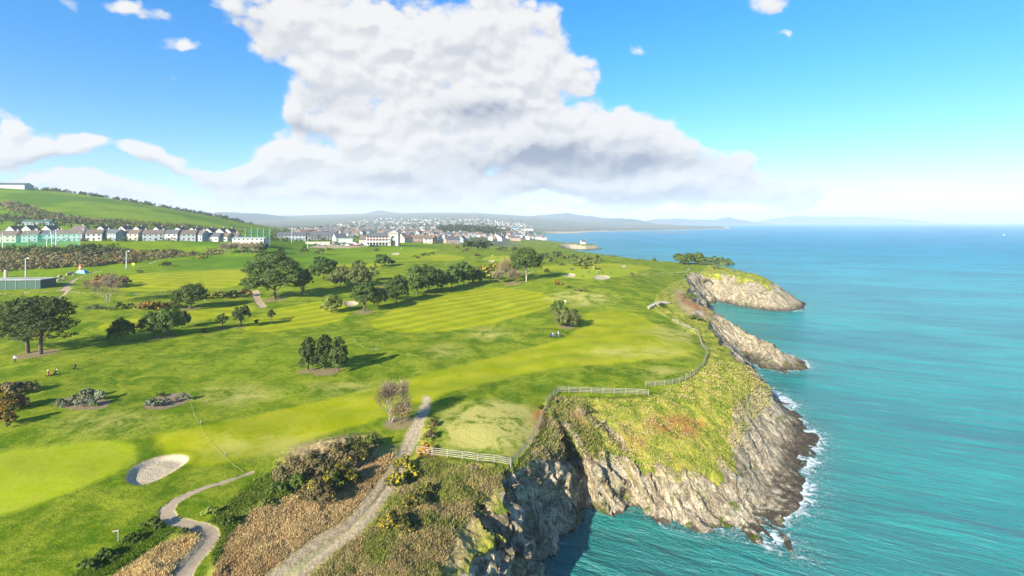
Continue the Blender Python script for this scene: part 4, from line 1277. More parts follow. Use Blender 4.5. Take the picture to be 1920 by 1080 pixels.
tree(897, 531, 507, 30, 'round', 'low dark tree closing the right end of the long row', group=GP)
tree(987, 528, 467, 56, 'round', 'large dome crowned tree with a pale forked trunk before the bay', group=GP, bark=M_BARKL, dens=1.1,
     lobes=[(0, 0, .66, .46, .44, .32), (-.2, 0, .52, .28, .28, .26), (.24, 0, .50, .28, .28, .26), (.02, 0, .82, .3, .3, .17), (-.3, 0, .72, .16, .2, .16)])
tree(955, 526, 489, 36, 'bare', 'pale brown leafless tree against the large dome crowned tree', group=GP)
tree(938, 531, 511, 24, 'bare', 'low leafless bush, left of the pale brown leafless tree', group=GP, mats=[L_TWIGG])
tree(967, 530, 509, 22, 'bare', 'low leafless bush at the foot of the dome crowned tree', group=GP, mats=[L_TWIGG])
tree(578, 695, 631, 34, 'conifer', 'left dark pine of the clump casting a square shadow mid course', group=GP, lobes=[(0, 0, .28, .44, .44, .17), (0, 0, .5, .42, .42, .2), (.02, 0, .72, .34, .34, .18), (0, 0, .88, .2, .2, .12)])
tree(608, 693, 629, 40, 'conifer', 'middle dark pine, the broadest of the mid course clump', group=GP, lobes=[(0, 0, .28, .44, .44, .17), (0, 0, .5, .42, .42, .2), (.02, 0, .72, .34, .34, .18), (0, 0, .88, .2, .2, .12)])
tree(634, 697, 631, 36, 'conifer', 'right dark pine of the mid course clump, nearest its shadow', group=GP, lobes=[(0, 0, .28, .44, .44, .17), (0, 0, .5, .42, .42, .2), (.02, 0, .72, .34, .34, .18), (0, 0, .88, .2, .2, .12)])
tree(1048, 592, 564, 30, 'round', 'darker small tree behind the olive bush in the fairway', group=GP, mats=[L_MID])
tree(1062, 612, 576, 50, 'olive', 'dense olive green bush tree alone in the middle of the seaside fairway', group=GP, lobes=[(0, 0, .5, .44, .44, .42), (-.2, 0, .35, .28, .28, .3), (.22, 0, .38, .28, .28, .32), (0, -.15, .3, .3, .25, .28)])
tree(733, 792, 718, 46, 'bare', 'leafless pale birch beside the top of the dirt track', group=GP, bark=M_BARKL, dens=.8, mats=[L_TWIGG])
tree(751, 795, 762, 40, 'bare', 'dense brown leafless thicket at the foot of the birch', 'shrub', group=GP, mats=[L_TWIG], dens=1.6)
tree(203, 568, 516, 38, 'bare', 'leafless tree with white stems in front of the orange gorse', group=GP, bark=M_BARKL, dens=.4, mats=[L_TWIGG])

# bushes and gorse
GB = 'gorse and bushes on the golf course'
def bush(px, py, top, w, kind, label, **kw):
    return tree(px, py, top, w, kind, label, 'bush', group=GB, **kw)
bush(200, 537, 509, 62, 'gorse', 'big dome of orange flowering gorse inside the path junction', mats=[L_GORSE, L_RUST], fl=.75)
bush(234, 532, 515, 24, 'gorse', 'dark end of the orange gorse dome, without flowers')
bush(282, 580, 560, 52, 'gorse', 'orange flowering gorse hedge piece left of the domed tree', mats=[L_GORSE, L_RUST], fl=.6)
bush(322, 577, 562, 34, 'gorse', 'brown gorse touching the domed tree', mats=[L_GORSE, L_RUST], fl=.3)
bush(410, 560, 543, 34, 'gorse', 'yellow gorse hedge piece right of the domed tree', fl=.5)
bush(438, 557, 541, 30, 'gorse', 'green gorse in the middle of the hedge to the giant pine', fl=.2)
bush(459, 555, 537, 26, 'gorse', 'orange gorse hedge end beside the giant pine', mats=[L_GORSE, L_RUST], fl=.7)
bush(173, 580, 570, 22, 'shrub', 'low silvery shrub left of the white stemmed leafless tree', mats=[L_SILVER])
bush(188, 581, 571, 18, 'shrub', 'low silvery shrub at the foot of the leafless tree', mats=[L_SILVER])
bush(222, 580, 566, 26, 'shrub', 'yellowish low bush right of the white stemmed tree', mats=[L_OLIVE])
bush(243, 576, 565, 14, 'shrub', 'small rounded bush between yellow bush and gorse hedge', mats=[L_OLIVE])
bush(313, 498, 489, 22, 'shrub', 'low dark bush on the upper striped fairway', mats=[L_PINE])
bush(261, 512, 503, 16, 'shrub', 'low olive bush right of the orange gorse dome', mats=[L_OLIVE])
bush(374, 485, 479, 26, 'gorse', 'flat yellow flower bed high on the upper fairway', fl=.8)
bush(383, 623, 614, 9, 'gorse', 'small golden bush in the grass below the thin pine', mats=[L_GORSE, L_YEL], fl=1.0)
for i, (a, b, t, w, m, fl, s) in enumerate([(10, 742, 712, 46, [L_BROWN], 0, 'brown thicket, top one of the mass at the left edge'), (42, 735, 710, 44, [L_BROWN], 0, 'greyish brown thicket reaching furthest right at the left edge'),
        (12, 770, 732, 44, [L_GORSE, L_RUST], .6, 'orange tinged thicket in the middle of the left edge mass'), (6, 800, 755, 36, [L_GORSE, L_RUST], .35, 'lowest brown and orange thicket at the left edge'), (36, 764, 735, 34, [L_BROWN, L_RUST], .15, 'dark thicket filling the left edge mass, nearest the shrub bed')]):
    bush(a, b, t, w, 'gorse', s, mats=m, fl=fl)
for a, b, t, w, m, s in [(114, 762, 742, 22, L_SILVER, 'leftmost silvery shrub of the near planting bed'), (136, 760, 735, 22, L_SILVER, 'second shrub from the left in the near planting bed'), (164, 745, 723, 28, L_SILVER, 'rear silvery shrub, highest in the near planting bed'),
                         (160, 762, 736, 28, L_SILVER, 'large silvery shrub in the middle of the near planting bed'), (187, 750, 729, 24, L_SILVER, 'rightmost silvery shrub of the near planting bed'), (174, 762, 749, 12, L_LIME, 'small yellow green shrub at the front of the near planting bed'),
                         (281, 765, 742, 22, L_SILVER, 'front left shrub of the oval planting bed'), (309, 757, 740, 20, L_SILVER, 'middle shrub of the oval planting bed'), (343, 751, 732, 20, L_SILVER, 'right shrub of the oval planting bed'), (301, 743, 733, 16, L_MID, 'small rear shrub of the oval planting bed'),
                         (288, 752, 744, 14, L_SILVER, 'small shrub behind the front left one in the oval bed')]:
    bush(a, b, t, w, 'shrub', s, mats=[m])
for a, b, t, w, m, s in [(1083, 499, 480, 27, L_OLIVE, 'large olive bush, front one of the group above the bay'), (1103, 494, 473, 28, L_OLIVE, 'highest olive bush of the group above the bay'), (1121, 490, 477, 18, L_MID, 'rightmost bush of the olive group above the bay'),
                         (1078, 486, 475, 14, L_MID, 'small bush behind the olive group above the bay'), (1106, 499, 491, 9, L_LIME, 'tiny bright bush under the olive group'), (1022, 483, 471, 18, L_MID, 'small bush right behind the dome crowned tree'),
                         (1045, 485, 469, 26, L_OLIVE, 'broad olive bush near the far rocky point'), (1032, 494, 480, 20, L_OLIVE, 'greyish bush below the broad olive bush'), (1054, 498, 490, 14, L_LIME, 'bright low bush in the open grass right of the dome crowned tree'),
                         (1064, 484, 476, 12, L_OLIVE, 'small bush between two olive bushes near the shore'), (942, 470, 459, 20, L_OLIVE, 'rounded grey bush right of the dark conifer wood'), (967, 472, 460, 17, L_PINE, 'dark rounded bush above the dome crowned tree'),
                         (970, 478, 467, 18, L_OLIVE, 'grey green bush just above the dome crowned tree'), (856, 467, 459, 7, L_RUST, 'small rust coloured bush left of the dark conifer wood'), (877, 472, 465, 18, L_BROWN, 'low brown bush below the dark conifer wood'),
                         (891, 480, 474, 14, L_BROWN, 'low brown shrub above the green with the flag'), (779, 484, 478, 18, L_MID, 'left low shrub of three on the rise above the tree row'), (796, 480, 474, 15, L_MID, 'middle low shrub of three on the rise above the tree row'),
                         (811, 477, 471, 12, L_PINE, 'right low shrub of three on the rise above the tree row'), (527, 475, 461, 17, L_MID, 'yellow green round bush right of the bare hedge'), (571, 475, 460, 17, L_MID, 'second round bush on the grass below the car park'),
                         (600, 477, 461, 13, L_OLIVE, 'grey bush, third from the bare hedge'), (614, 471, 460, 12, L_LIME, 'bright yellow green bush nearest the car park'), (697, 466, 454, 10, L_OLIVE, 'small round bush before the clubhouse'),
                         (1184, 516, 508, 6, L_BROWN, 'tiny brown bush near the cream bunkers'), (1088, 546, 539, 26, L_BROWN, 'low tan mound bush below the cream bunkers'), (1070, 506, 502, 12, L_SILVER, 'low white flowering bush beside the left cream bunker'),
                         (705, 470, 466, 10, L_GORSE, 'tiny low bush on the rough before the clubhouse')]:
    bush(a, b, t, w, 'shrub', s, mats=[m])
bush(1045, 535, 523, 18, 'gorse', 'round orange gorse below the left cream bunker', mats=[L_GORSE, L_RUST], fl=.8)
bush(1067, 540, 532, 9, 'gorse', 'small orange gorse right of the round orange gorse', mats=[L_GORSE, L_RUST], fl=.8)
bush(1100, 504, 498, 20, 'gorse', 'left orange gorse strip behind the hilltop green', fl=.3)
bush(1118, 505, 499, 18, 'gorse', 'right yellow gorse strip behind the hilltop green', fl=.8)
bush(1025, 512, 499, 8, 'shrub', 'narrow dark bush casting a dark shadow left of the cream bunkers', mats=[L_PINE])
for i, (a, b, t, w, fl, s) in enumerate([(905, 512, 492, 34, .5, 'left'), (930, 510, 489, 34, .6, 'middle'), (950, 506, 489, 28, .4, 'right'), (920, 524, 504, 38, .5, 'front')]):
    bush(a, b, t, w, 'gorse', s + ' part of the yellow gorse bank behind the tree row', fl=fl)
for i in range(9):
    a = 1277 + i * 10.4; b = 495 + (i % 2) * 1.2
    tree(a, b, 475 - (2 if 2 < i < 7 else 0) + (2 if i == 8 else 0), 25, 'round', ['first', 'second', 'third', 'fourth', 'fifth', 'sixth', 'seventh', 'eighth', 'last'][i] + ' tree from the left in the grove on the sea headland', group='grove of trees on the sea headland', mats=[L_MID], dens=1.2,
         lobes=[(0, 0, .55, .46, .6, .42), (-.2, .2, .36, .34, .4, .32), (.2, -.2, .36, .34, .4, .32)])
tree(1226, 489, 483, 6, 'shrub', 'single dark bush at the shore left of the grove', 'bush', group=GB, mats=[L_PINE])
for i, a in enumerate([875, 884, 893, 902, 910, 917]):
    tree(a, 467, 449.5 + (i % 3) * .8, 13, 'conifer', ['leftmost', 'second', 'third', 'fourth', 'fifth', 'rightmost'][i] + ' conifer, counted from the left, in the small dark wood by the town', group='small dark conifer wood by the town',
         lobes=[(0, 0, .3, .5, .5, .25), (0, 0, .55, .46, .46, .25), (0, 0, .78, .34, .34, .2)])
for i, a in enumerate([421, 432, 443, 452, 461, 470, 478, 486]):
    tree(a, 476, 459 - (i % 3), 13, 'bare', ['first', 'second', 'third', 'fourth', 'fifth', 'sixth', 'seventh', 'eighth'][i] + ' leafless grey tree from the left in the row below the range building', group='leafless row below the range building', mats=[L_TWIGG], bark=M_BARKL, dens=1.4)
tree(494, 475, 452, 16, 'round', 'dark evergreen closing the leafless row below the range building', group='leafless row below the range building', mats=[L_PINE])
# foreground thicket and gorse along the track
for a, b, t, w, m, fl, s in [(548, 900, 850, 54, [L_BROWN], 0, 'brown thicket at the left end of the scrub beside the track'), (585, 895, 838, 60, [L_BROWN, L_YEL], .03, 'grey brown thicket in the upper left of the scrub'),
                             (628, 880, 825, 60, [L_BROWN, L_YEL], .05, 'dark thicket at the crest of the scrub'), (668, 862, 812, 52, [L_GORSE, L_YEL], .12, 'dark green gorse at the top of the scrub near the birch'),
                             (640, 910, 862, 56, [L_GORSE, L_YEL], .22, 'gorse with scattered yellow flowers in the middle of the scrub'), (592, 945, 888, 56, [L_BROWN, L_YEL], .10, 'brown thicket at the low front of the scrub'),
                             (695, 835, 810, 34, [L_MID, L_YEL], .05, 'green bush ending the scrub under the birch'), (622, 925, 880, 40, [L_GORSE, L_YEL], .35, 'gorse with the most yellow flowers in the scrub, lower right')]:
    bush(a, b, t, w, 'scrub', s, mats=m, fl=fl)
for a, b, t, w, fl, s in [(758, 880, 848, 34, .8, 'brightest yellow gorse on the bank right of the track'), (742, 912, 876, 30, .75, 'yellow gorse below the brightest one, right of the track'), (772, 898, 872, 28, .6, 'yellow gorse under the fence corner post, right of the track'),
                          (775, 950, 918, 40, .35, 'dark gorse lower on the bank right of the track'), (735, 990, 950, 46, .4, 'gorse beside the track near the lower frame, yellow specked'), (760, 1000, 968, 36, .3, 'last low gorse above the rocky cove'),
                          (805, 925, 903, 30, .25, 'low green gorse below the white fence')]:
    bush(a, b, t, w, 'gorse', s, fl=fl)
for a, b, t, w, m, s in [(560, 915, 880, 36, L_MID, 'green bramble at the lower left of the brown scrub'), (520, 925, 900, 34, L_MID, 'bright green bush between the path end and the scrub'), (500, 950, 930, 30, L_LIME, 'pale green bush left of the bramble'),
                         (285, 990, 968, 34, L_MID, 'green bush in the elbow of the pale footpath'), (250, 1015, 996, 36, L_MID, 'green bush right of the wooden signpost'), (200, 1045, 1022, 40, L_MID, 'green bush below the wooden signpost'),
                         (165, 1068, 1045, 40, L_MID, 'low bush towards the bottom left corner'), (345, 1000, 985, 22, L_OLIVE, 'pale grass bush inside the footpath bend'), (395, 965, 945, 28, L_LIME, 'pale bush on the grass right of the footpath bend'),
                         (430, 985, 962, 34, L_MID, 'green bush right of the footpath, left of the bracken'), (1240, 575, 566, 20, L_MID, 'low green bush behind the white stone bank'), (1290, 560, 545, 24, L_OLIVE, 'olive bush on the slope above the second cove'),
                         (1300, 600, 588, 30, L_OLIVE, 'olive thicket seaward of the curving fence'), (1345, 505, 498, 26, L_OLIVE, 'low bush at the seaward foot of the grove'), (1325, 530, 521, 22, L_BROWN, 'brown bush on the headland slope'),
                         (811, 800, 782, 18, L_BROWN, 'far brown clump of the hedge right of the track'), (807, 822, 801, 20, L_BROWN, 'middle brown clump of the hedge right of the track'), (797, 850, 826, 26, L_RUST, 'rusty near clump of the hedge right of the track')]:
    bush(a, b, t, w, 'shrub', s, mats=[m])


# ------------------------------------------------------------------ scrub, hedges and ground cover nobody could count
def clump_field(name, pts, hgt, wid, size, per, mats, seed, fl=0.0, label=None):
    """pts (n,3): one heap of leaves at each point"""
    rng = np.random.default_rng(seed)
    pts = np.asarray(pts, float); n = len(pts)
    hg = np.broadcast_to(hgt, (n,)) * (.6 + .8 * rng.random(n)); wd = np.broadcast_to(wid, (n,)) * (.6 + .7 * rng.random(n)); sz = np.broadcast_to(size, (n,))
    ci = np.repeat(np.arange(n), per); N = len(ci)
    d = rng.normal(size=(N, 3)); d /= np.linalg.norm(d, axis=1, keepdims=True); d[:, 2] = np.abs(d[:, 2])
    P = pts[ci] + d * np.stack([wd[ci], wd[ci], hg[ci]], 1) * (.55 + .45 * rng.random((N, 1)))
    nrm = d + rng.normal(size=(N, 3)) * .5; nrm /= np.linalg.norm(nrm, axis=1, keepdims=True)
    a = np.cross(nrm, rng.normal(size=(N, 3))); a /= np.linalg.norm(a, axis=1, keepdims=True) + 1e-6; b = np.cross(nrm, a)
    s = (sz[ci] * (.6 + .8 * rng.random(N)))[:, None]
    V = np.stack([P - a * s, P - b * s * .7, P + a * s, P + b * s * .7], 1).reshape(-1, 3)
    ct = rng.random(n)
    tint = np.clip(ct[ci] * .65 + rng.random(N) * .35, 0, 1)
    mi = np.where((rng.random(n) < fl)[ci], 1, 0)
    me = mesh_arrays(name, V, np.arange(4 * N).reshape(-1, 4), mats, mi, attrs={'tint': ('POINT', np.repeat(np.stack([tint] * 4, 1), 4, 0))})
    return link(name, me, kind='stuff')

LSX = CX + F * LAND[:, 0] / np.maximum(LAND[:, 1], 1); LSY = HY + F * (ZC - LAND[:, 2]) / np.maximum(LAND[:, 1], 1)
def sample_px(poly, n, seed):
    """points spread over the land sheet inside an outline"""
    rng = np.random.default_rng(seed); poly = np.array(poly, float)
    lo, hi = poly.min(0), poly.max(0)
    k = np.nonzero((LSX > lo[0]) & (LSX < hi[0]) & (LSY > lo[1]) & (LSY < hi[1]) & (LAND[:, 2] > .5))[0]
    k = k[sdist(poly, LSX[k], LSY[k]) > 0]
    q = LAND[rng.choice(k, n)].copy()
    j = q[:, 1] / F * 1.3
    q[:, 0] += rng.normal(size=n) * j; q[:, 1] += rng.normal(size=n) * j * 1.5
    return q

# dark scrub belt below the playing field
b = sample_px([(-60, 472), (100, 470), (140, 466), (200, 468), (260, 474), (420, 470), (420, 477), (330, 482), (240, 494), (120, 503), (-60, 512)], 700, 1)
clump_field('scrub_belt', b, 2.4, 2.2, .55, 34, [L_BROWN, L_RUST], 2, .03)
b = sample_px([(100, 468), (140, 463), (210, 466), (250, 475), (120, 478), (-60, 474), (-60, 470)], 130, 3)
clump_field('evergreen_scrub', b, 3.6, 2.6, .6, 46, [L_PINE], 4)
b = sample_px([(260, 473), (330, 470), (330, 476), (260, 479)], 50, 5)
clump_field('gorse_scrub', b, 1.8, 1.8, .5, 30, [L_GORSE, L_YEL], 6, .5)
# hedges on the hill
def hedge_pts(HL, step, jit, seed):
    rng = np.random.default_rng(seed); P, w = HL; out = []
    for i in range(len(P) - 1):
        L = np.hypot(*(P[i + 1] - P[i])); m = max(2, int(L / step))
        t = rng.random(m)
        out.append(P[i] + (P[i + 1] - P[i]) * t[:, None] + rng.normal(size=(m, 2)) * jit)
    q = np.concatenate(out)
    return np.stack([q[:, 0], q[:, 1], height(q[:, 0], q[:, 1])], 1)
clump_field('ridge_hedge', hedge_pts(HEDGE_LINES[0], 2.6, 3.5, 7), 5.5, 4.5, 1.1, 30, [L_FAR], 8)
clump_field('hill_hedge', hedge_pts(HEDGE_LINES[1], 1.5, 7.0, 9), 4.5, 3.8, .9, 30, [L_BROWN, L_MID], 10, .25)
clump_field('hill_scrub', hedge_pts(HEDGE_LINES[2], 1.2, 8.0, 11), 3.6, 3.2, .8, 28, [L_BROWN, L_MID], 12, .35)
b = sample_px([(-60, 405), (90, 403), (120, 409), (260, 421), (440, 433), (440, 440), (300, 436), (100, 428), (-60, 424)], 520, 13)
clump_field('garden_trees', b, 4.2, 3.2, .85, 26, [L_FAR, L_MID], 14, .3)
b = sample_px([(-60, 449), (430, 449), (430, 452), (-60, 454)], 260, 15)
clump_field('garden_hedge', b, 2.6, 2.4, .5, 20, [L_PINE, L_MID], 16, .2)
b = sample_px([(505, 440), (540, 437), (560, 445), (640, 449), (640, 452), (505, 452)], 120, 17)
clump_field('garden_trees', b, 4.0, 3.6, .8, 30, [L_PINE, L_MID], 18, .15)
# town greenery
b = sample_px([(500, 436), (560, 428), (620, 424), (700, 412), (980, 414), (1000, 432), (980, 446), (900, 456), (760, 456), (600, 446)], 2200, 19)
sc = np.clip(b[:, 1] / 900, .8, 4)
clump_field('town_trees', b, 6.5 * sc ** .5, 5.5 * sc ** .6, .9 * sc, 16, [L_FAR, L_BROWN], 20, .12)
b = sample_px([(820, 434), (850, 428), (900, 430), (940, 436), (960, 440), (930, 444), (870, 440), (830, 440)], 360, 21)
clump_field('town_wood', b, 17, 12, 2.4, 22, [L_FAR], 22)
b = sample_px([(640, 426), (700, 420), (780, 424), (850, 426), (840, 430), (740, 430), (650, 430)], 240, 23)
clump_field('town_wood', b, 14, 12, 2.6, 18, [L_FAR], 24)
# tussocks and bracken in the foreground
def tuft_field(name, poly, n, hgt, mats, seed, fl=0.0, avoid=True):
    pts = sample_px(poly, n, seed)
    if avoid:
        k = np.ones(len(pts), bool)
        for l in FOOT[:1] + TRACK:
            k &= line_mask(l, pts[:, 0], pts[:, 1]) < -.3
        s = sdist(coast, pts[:, 0], pts[:, 1]); k &= s > rim_w(pts[:, 0], pts[:, 1]) * .45
        pts = pts[k]
    rng = np.random.default_rng(seed + 1); n = len(pts)
    k_ = np.clip(pts[:, 1] / 70, .7, 2.2)
    ci = np.repeat(np.arange(n), 5); N = len(ci)
    base = pts[ci] + np.stack([rng.normal(size=N) * .22, rng.normal(size=N) * .22, np.full(N, -.05)], 1) * k_[ci][:, None]
    d = np.stack([rng.normal(size=N) * .5, rng.normal(size=N) * .5, np.ones(N)], 1)
    hh = hgt * (.4 + .9 * rng.random(N)) * k_[ci]
    sd = np.cross(d, rng.normal(size=(N, 3))); sd /= np.linalg.norm(sd, axis=1, keepdims=True) + 1e-6
    w = .05 * k_[ci] * (.6 + .8 * rng.random(N))
    V = np.stack([base - sd * w[:, None], base + sd * w[:, None], base + d * hh[:, None] + sd * w[:, None] * .4, base + d * hh[:, None] - sd * w[:, None] * .4], 1).reshape(-1, 3)
    tint = np.clip(.6 * fbm(pts[:, 0] / 2.5, pts[:, 1] / 2.5, 0, 3, seed)[ci] * 1.3 + rng.random(N) * .4 - .15, 0, 1)
    mi = np.where((fbm(pts[:, 0] / 3, pts[:, 1] / 3, 9., 3, seed + 4) + rng.normal(size=n) * .13 < fl)[ci], 1, 0)
    me = mesh_arrays(name, V, np.arange(4 * N).reshape(-1, 4), mats, mi, attrs={'tint': ('POINT', np.repeat(np.stack([tint] * 4, 1), 4, 0))})
    return link(name, me, kind='stuff')
L_GRASS = leafy('wild_grass', (.12, .18, .012), (.44, .44, .10), .3)
L_FRESH = leafy('fresh_grass', (.07, .13, .006), (.21, .29, .018), .3)
L_STRAW = leafy('straw_grass', (.28, .20, .07), (.70, .54, .26), .3)
L_BRACKEN = leafy('dead_bracken', (.30, .18, .065), (.62, .44, .20), .2)
tuft_field('wild_grass_tussocks', [(560, 1085), (660, 1010), (720, 955), (790, 862), (955, 880), (990, 850), (1035, 745), (1100, 748), (1130, 860), (1000, 860), (940, 900), (860, 990), (820, 1085)], 16000, .30, [L_GRASS, L_STRAW], 31, .46)
tuft_field('dead_bracken', [(400, 1085), (425, 1010), (470, 960), (540, 930), (620, 950), (700, 860), (745, 850), (730, 900), (650, 985), (560, 1050), (500, 1085)], 12000, .30, [L_STRAW, L_BRACKEN], 33, .36)
tuft_field('dead_bracken', [(210, 1085), (300, 1022), (365, 1000), (372, 1020), (340, 1050), (320, 1085)], 3000, .28, [L_STRAW, L_BRACKEN], 35, .35)
tuft_field('headland_grass', [(1040, 745), (1215, 748), (1330, 672), (1400, 685), (1445, 715), (1440, 760), (1400, 800), (1370, 870), (1330, 890), (1260, 900), (1200, 880), (1130, 860), (1090, 800)], 7000, .12, [L_GRASS, L_STRAW], 37, .5)
tuft_field('path_side_grass', [(130, 1085), (240, 1010), (300, 960), (330, 990), (290, 1020), (190, 1085)], 3000, .25, [L_FRESH], 39, 0)
tuft_field('path_side_grass', [(395, 975), (480, 900), (520, 880), (540, 930), (470, 955), (425, 1010), (400, 1060)], 3500, .3, [L_FRESH, L_GRASS], 41, .4)

# ------------------------------------------------------------------ fences along the cliff edge
M_FENCE = principled('weathered_white_timber', (.29, .27, .225), .8, noise=.25, nscale=3)
M_FENCEG = principled('grey_timber', (.27, .24, .19), .85, noise=.3, nscale=3)
def resample(P, step):
    P = np.array(P, float); L = np.r_[0, np.cumsum(np.hypot(*np.diff(P, axis=0).T))]
    n = max(1, int(round(L[-1] / step))); t = np.linspace(0, L[-1], n + 1)
    return np.stack([np.interp(t, L, P[:, 0]), np.interp(t, L, P[:, 1])], 1)
post_me = {}
def fence(pts, label, mat, hgt=1.25, step=2.4, rails=4, seed=1, base=.0):
    rnd = random.Random(seed)
    g_ = ground(np.array(pts, float)[:, 0], np.array(pts, float)[:, 1])[:, :2]
    Q = resample(g_, step)
    H = height(Q[:, 0], Q[:, 1]) + base
    root = thing('wooden_fence', label, 'fence', (Q[0, 0], Q[0, 1], H[0]))
    key = (mat.name, hgt)
    if key not in post_me:
        post_me[key] = MB().box((0, 0, hgt / 2 - .2), (.11, .11, hgt + .4), taper=.9).mesh('post', [mat])
    r0 = Vector((Q[0, 0], Q[0, 1], H[0]))
    for i in range(len(Q)):
        o = link('post', post_me[key], root, loc=Vector((Q[i, 0], Q[i, 1], H[i])) - r0, rotz=rnd.uniform(-.2, .2))
        o.rotation_euler.x = rnd.gauss(0, .03)
    rail = post_me.get(('rail', mat.name))
    if rail is None:
        rail = MB().box((.5, 0, 0), (1, .04, .085)).mesh('rail', [mat]); post_me[('rail', mat.name)] = rail
    for i in range(len(Q) - 1):
        for k in range(rails):
            z = hgt * (.26 + .70 * k / (rails - 1))
            A = Vector((Q[i, 0], Q[i, 1], H[i] + z + rnd.gauss(0, .02))); B = Vector((Q[i + 1, 0], Q[i + 1, 1], H[i + 1] + z + rnd.gauss(0, .02)))
            d = B - A
            o = link('rail', rail, root, loc=A - r0)
            o.scale = (d.length + .1, 1, 1)
            o.rotation_euler = (0, -math.asin(d.z / d.length), math.atan2(d.y, d.x))
    return root
fence([(782, 851), (840, 858), (900, 866), (957, 874)], 'pale post and rail fence nearest the camera, at the foot of the bleached lawn', M_FENCE, seed=1)
fence([(958, 874), (985, 845), (1005, 815), (1018, 780), (1024, 757), (1045, 736)], 'grey post and rail fence climbing along the edge of the rocky cove', M_FENCEG, seed=2)
fence([(1046, 736), (1100, 737), (1160, 739), (1216, 742)], 'long pale fence running straight across above the headland', M_FENCE, seed=3)
fence([(1210, 725), (1250, 723), (1282, 716), (1300, 706), (1318, 688), (1327, 664)], 'curved grey fence bending from the pale end up the seaward slope', M_FENCEG, seed=4)
fence([(1327, 662), (1316, 650), (1312, 634), (1308, 624)], 'short section of fence between the curved fence and the cliff path wall', M_FENCEG, seed=5)
# low stone wall continuing the line
M_STONE = principled('fieldstone', (.27, .24, .18), .9, noise=.4, nscale=2)
def stone_me(seed):
    rng = np.random.default_rng(seed)
    V = []; 
    for z in (0, 1):
        for k in range(6):
            a = k * math.pi / 3 + rng.normal() * .15; r = .5 * (1 - .35 * z) * (.8 + .4 * rng.random())
            V.append((math.cos(a) * r, math.sin(a) * r, z * (.6 + .3 * rng.random())))
    F_ = [(k, (k + 1) % 6, 6 + (k + 1) % 6, 6 + k) for k in range(6)] + [(6, 7, 8, 9), (6, 9, 10, 11)]
    return MB().add(V, F_).mesh('stone', [M_STONE])
STONES = [stone_me(i) for i in range(6)]
def stone_wall(pts, label, cat, w, h, n, nm, mat=None, seed=0):
    rnd = random.Random(seed)
    g_ = ground(np.array(pts, float)[:, 0], np.array(pts, float)[:, 1])[:, :2]
    Q = resample(g_, .5); H = height(Q[:, 0], Q[:, 1]); r0 = Vector((Q[0, 0], Q[0, 1], H[0]))
    root = thing(nm, label, cat, r0)
    sts = STONES if mat is None else [m.copy() for m in STONES]
    if mat is not None:
        for m in sts: m.materials[0] = mat
    for i in range(n):
        t = rnd.random() * (len(Q) - 1); k = min(int(t), len(Q) - 2); f = t - k
        p = Q[k] * (1 - f) + Q[k + 1] * f
        s = rnd.uniform(.5, 1.05) * w * .6
        lv = rnd.random()
        o = link('stone', rnd.choice(sts), root, loc=Vector((p[0] + rnd.gauss(0, w * .3 * (1 - lv * .6)), p[1] + rnd.gauss(0, w * .3 * (1 - lv * .6)), H[k] + lv * h * .8 - .08)) - r0, rotz=rnd.random() * 6.3)
        o.scale = (s * rnd.uniform(.9, 1.5), s, s * rnd.uniform(.6, .9))
stone_wall([(1306, 622), (1290, 614), (1274, 608), (1262, 600)], 'low rubble stone wall carrying on where the curved fence ends', 'stone wall', .9, .8, 110, 'stone_wall', seed=3)
M_WSTONE = principled('white_stone', (.30, .29, .24), .85, noise=.3, nscale=2)
stone_wall([(1216, 580), (1226, 574), (1240, 570), (1253, 570)], 'bank of piled whitish stones behind the seaside tee', 'stone bank', 1.6, 1.0, 170, 'stone_bank', M_WSTONE, 4)
M_WHITES = principled('limewashed_stone', (.6, .58, .54), .85)
mark = [(664, 638), (667, 641), (671, 645), (676, 648), (681, 650), (690, 653), (697, 655), (703, 655), (708, 655), (679, 637), (695, 642), (707, 648), (712, 634)]
for i, (a, b) in enumerate(mark):
    x, y, z = gp(a, b)
    me = STONES[i % 6].copy(); me.materials[0] = M_WHITES
    o = link('white_stone', me, None, 'white marker stone in the broken ring on the grass right of the pine clump', 'stone', 'white stones in a ring on the grass', loc=(x, y, z - .08), rotz=i)
    o.scale = (.34, .3, .2)

# ------------------------------------------------------------------ people and golf gear
def skin_mesh(name, joints, edges, radii, mats, pick):
    me = bpy.data.meshes.new(name); me.from_pydata(joints, edges, [])
    o = bpy.data.objects.new(name, me); COL.objects.link(o)
    md = o.modifiers.new('s', 'SKIN'); md.use_smooth_shade = True
    for i, r in enumerate(radii):
        me.skin_vertices[0].data[i].radius = (r, r)
    me.skin_vertices[0].data[0].use_root = True
    sb = o.modifiers.new('u', 'SUBSURF'); sb.levels = 1
    dg = bpy.context.evaluated_depsgraph_get()
    out = bpy.data.meshes.new_from_object(o.evaluated_get(dg))
    bpy.data.objects.remove(o)
    out.name = name
    out.materials.clear()
    for m in mats: out.materials.append(m)
    for p in out.polygons:
        p.material_index = pick(p.center); p.use_smooth = True
    return out
SKIN = principled('skin', (.55, .36, .27), .6)
HAIR = principled('hair', (.08, .05, .03), .7)
def cloth(n, c): return principled('cloth_' + n, c, .85)
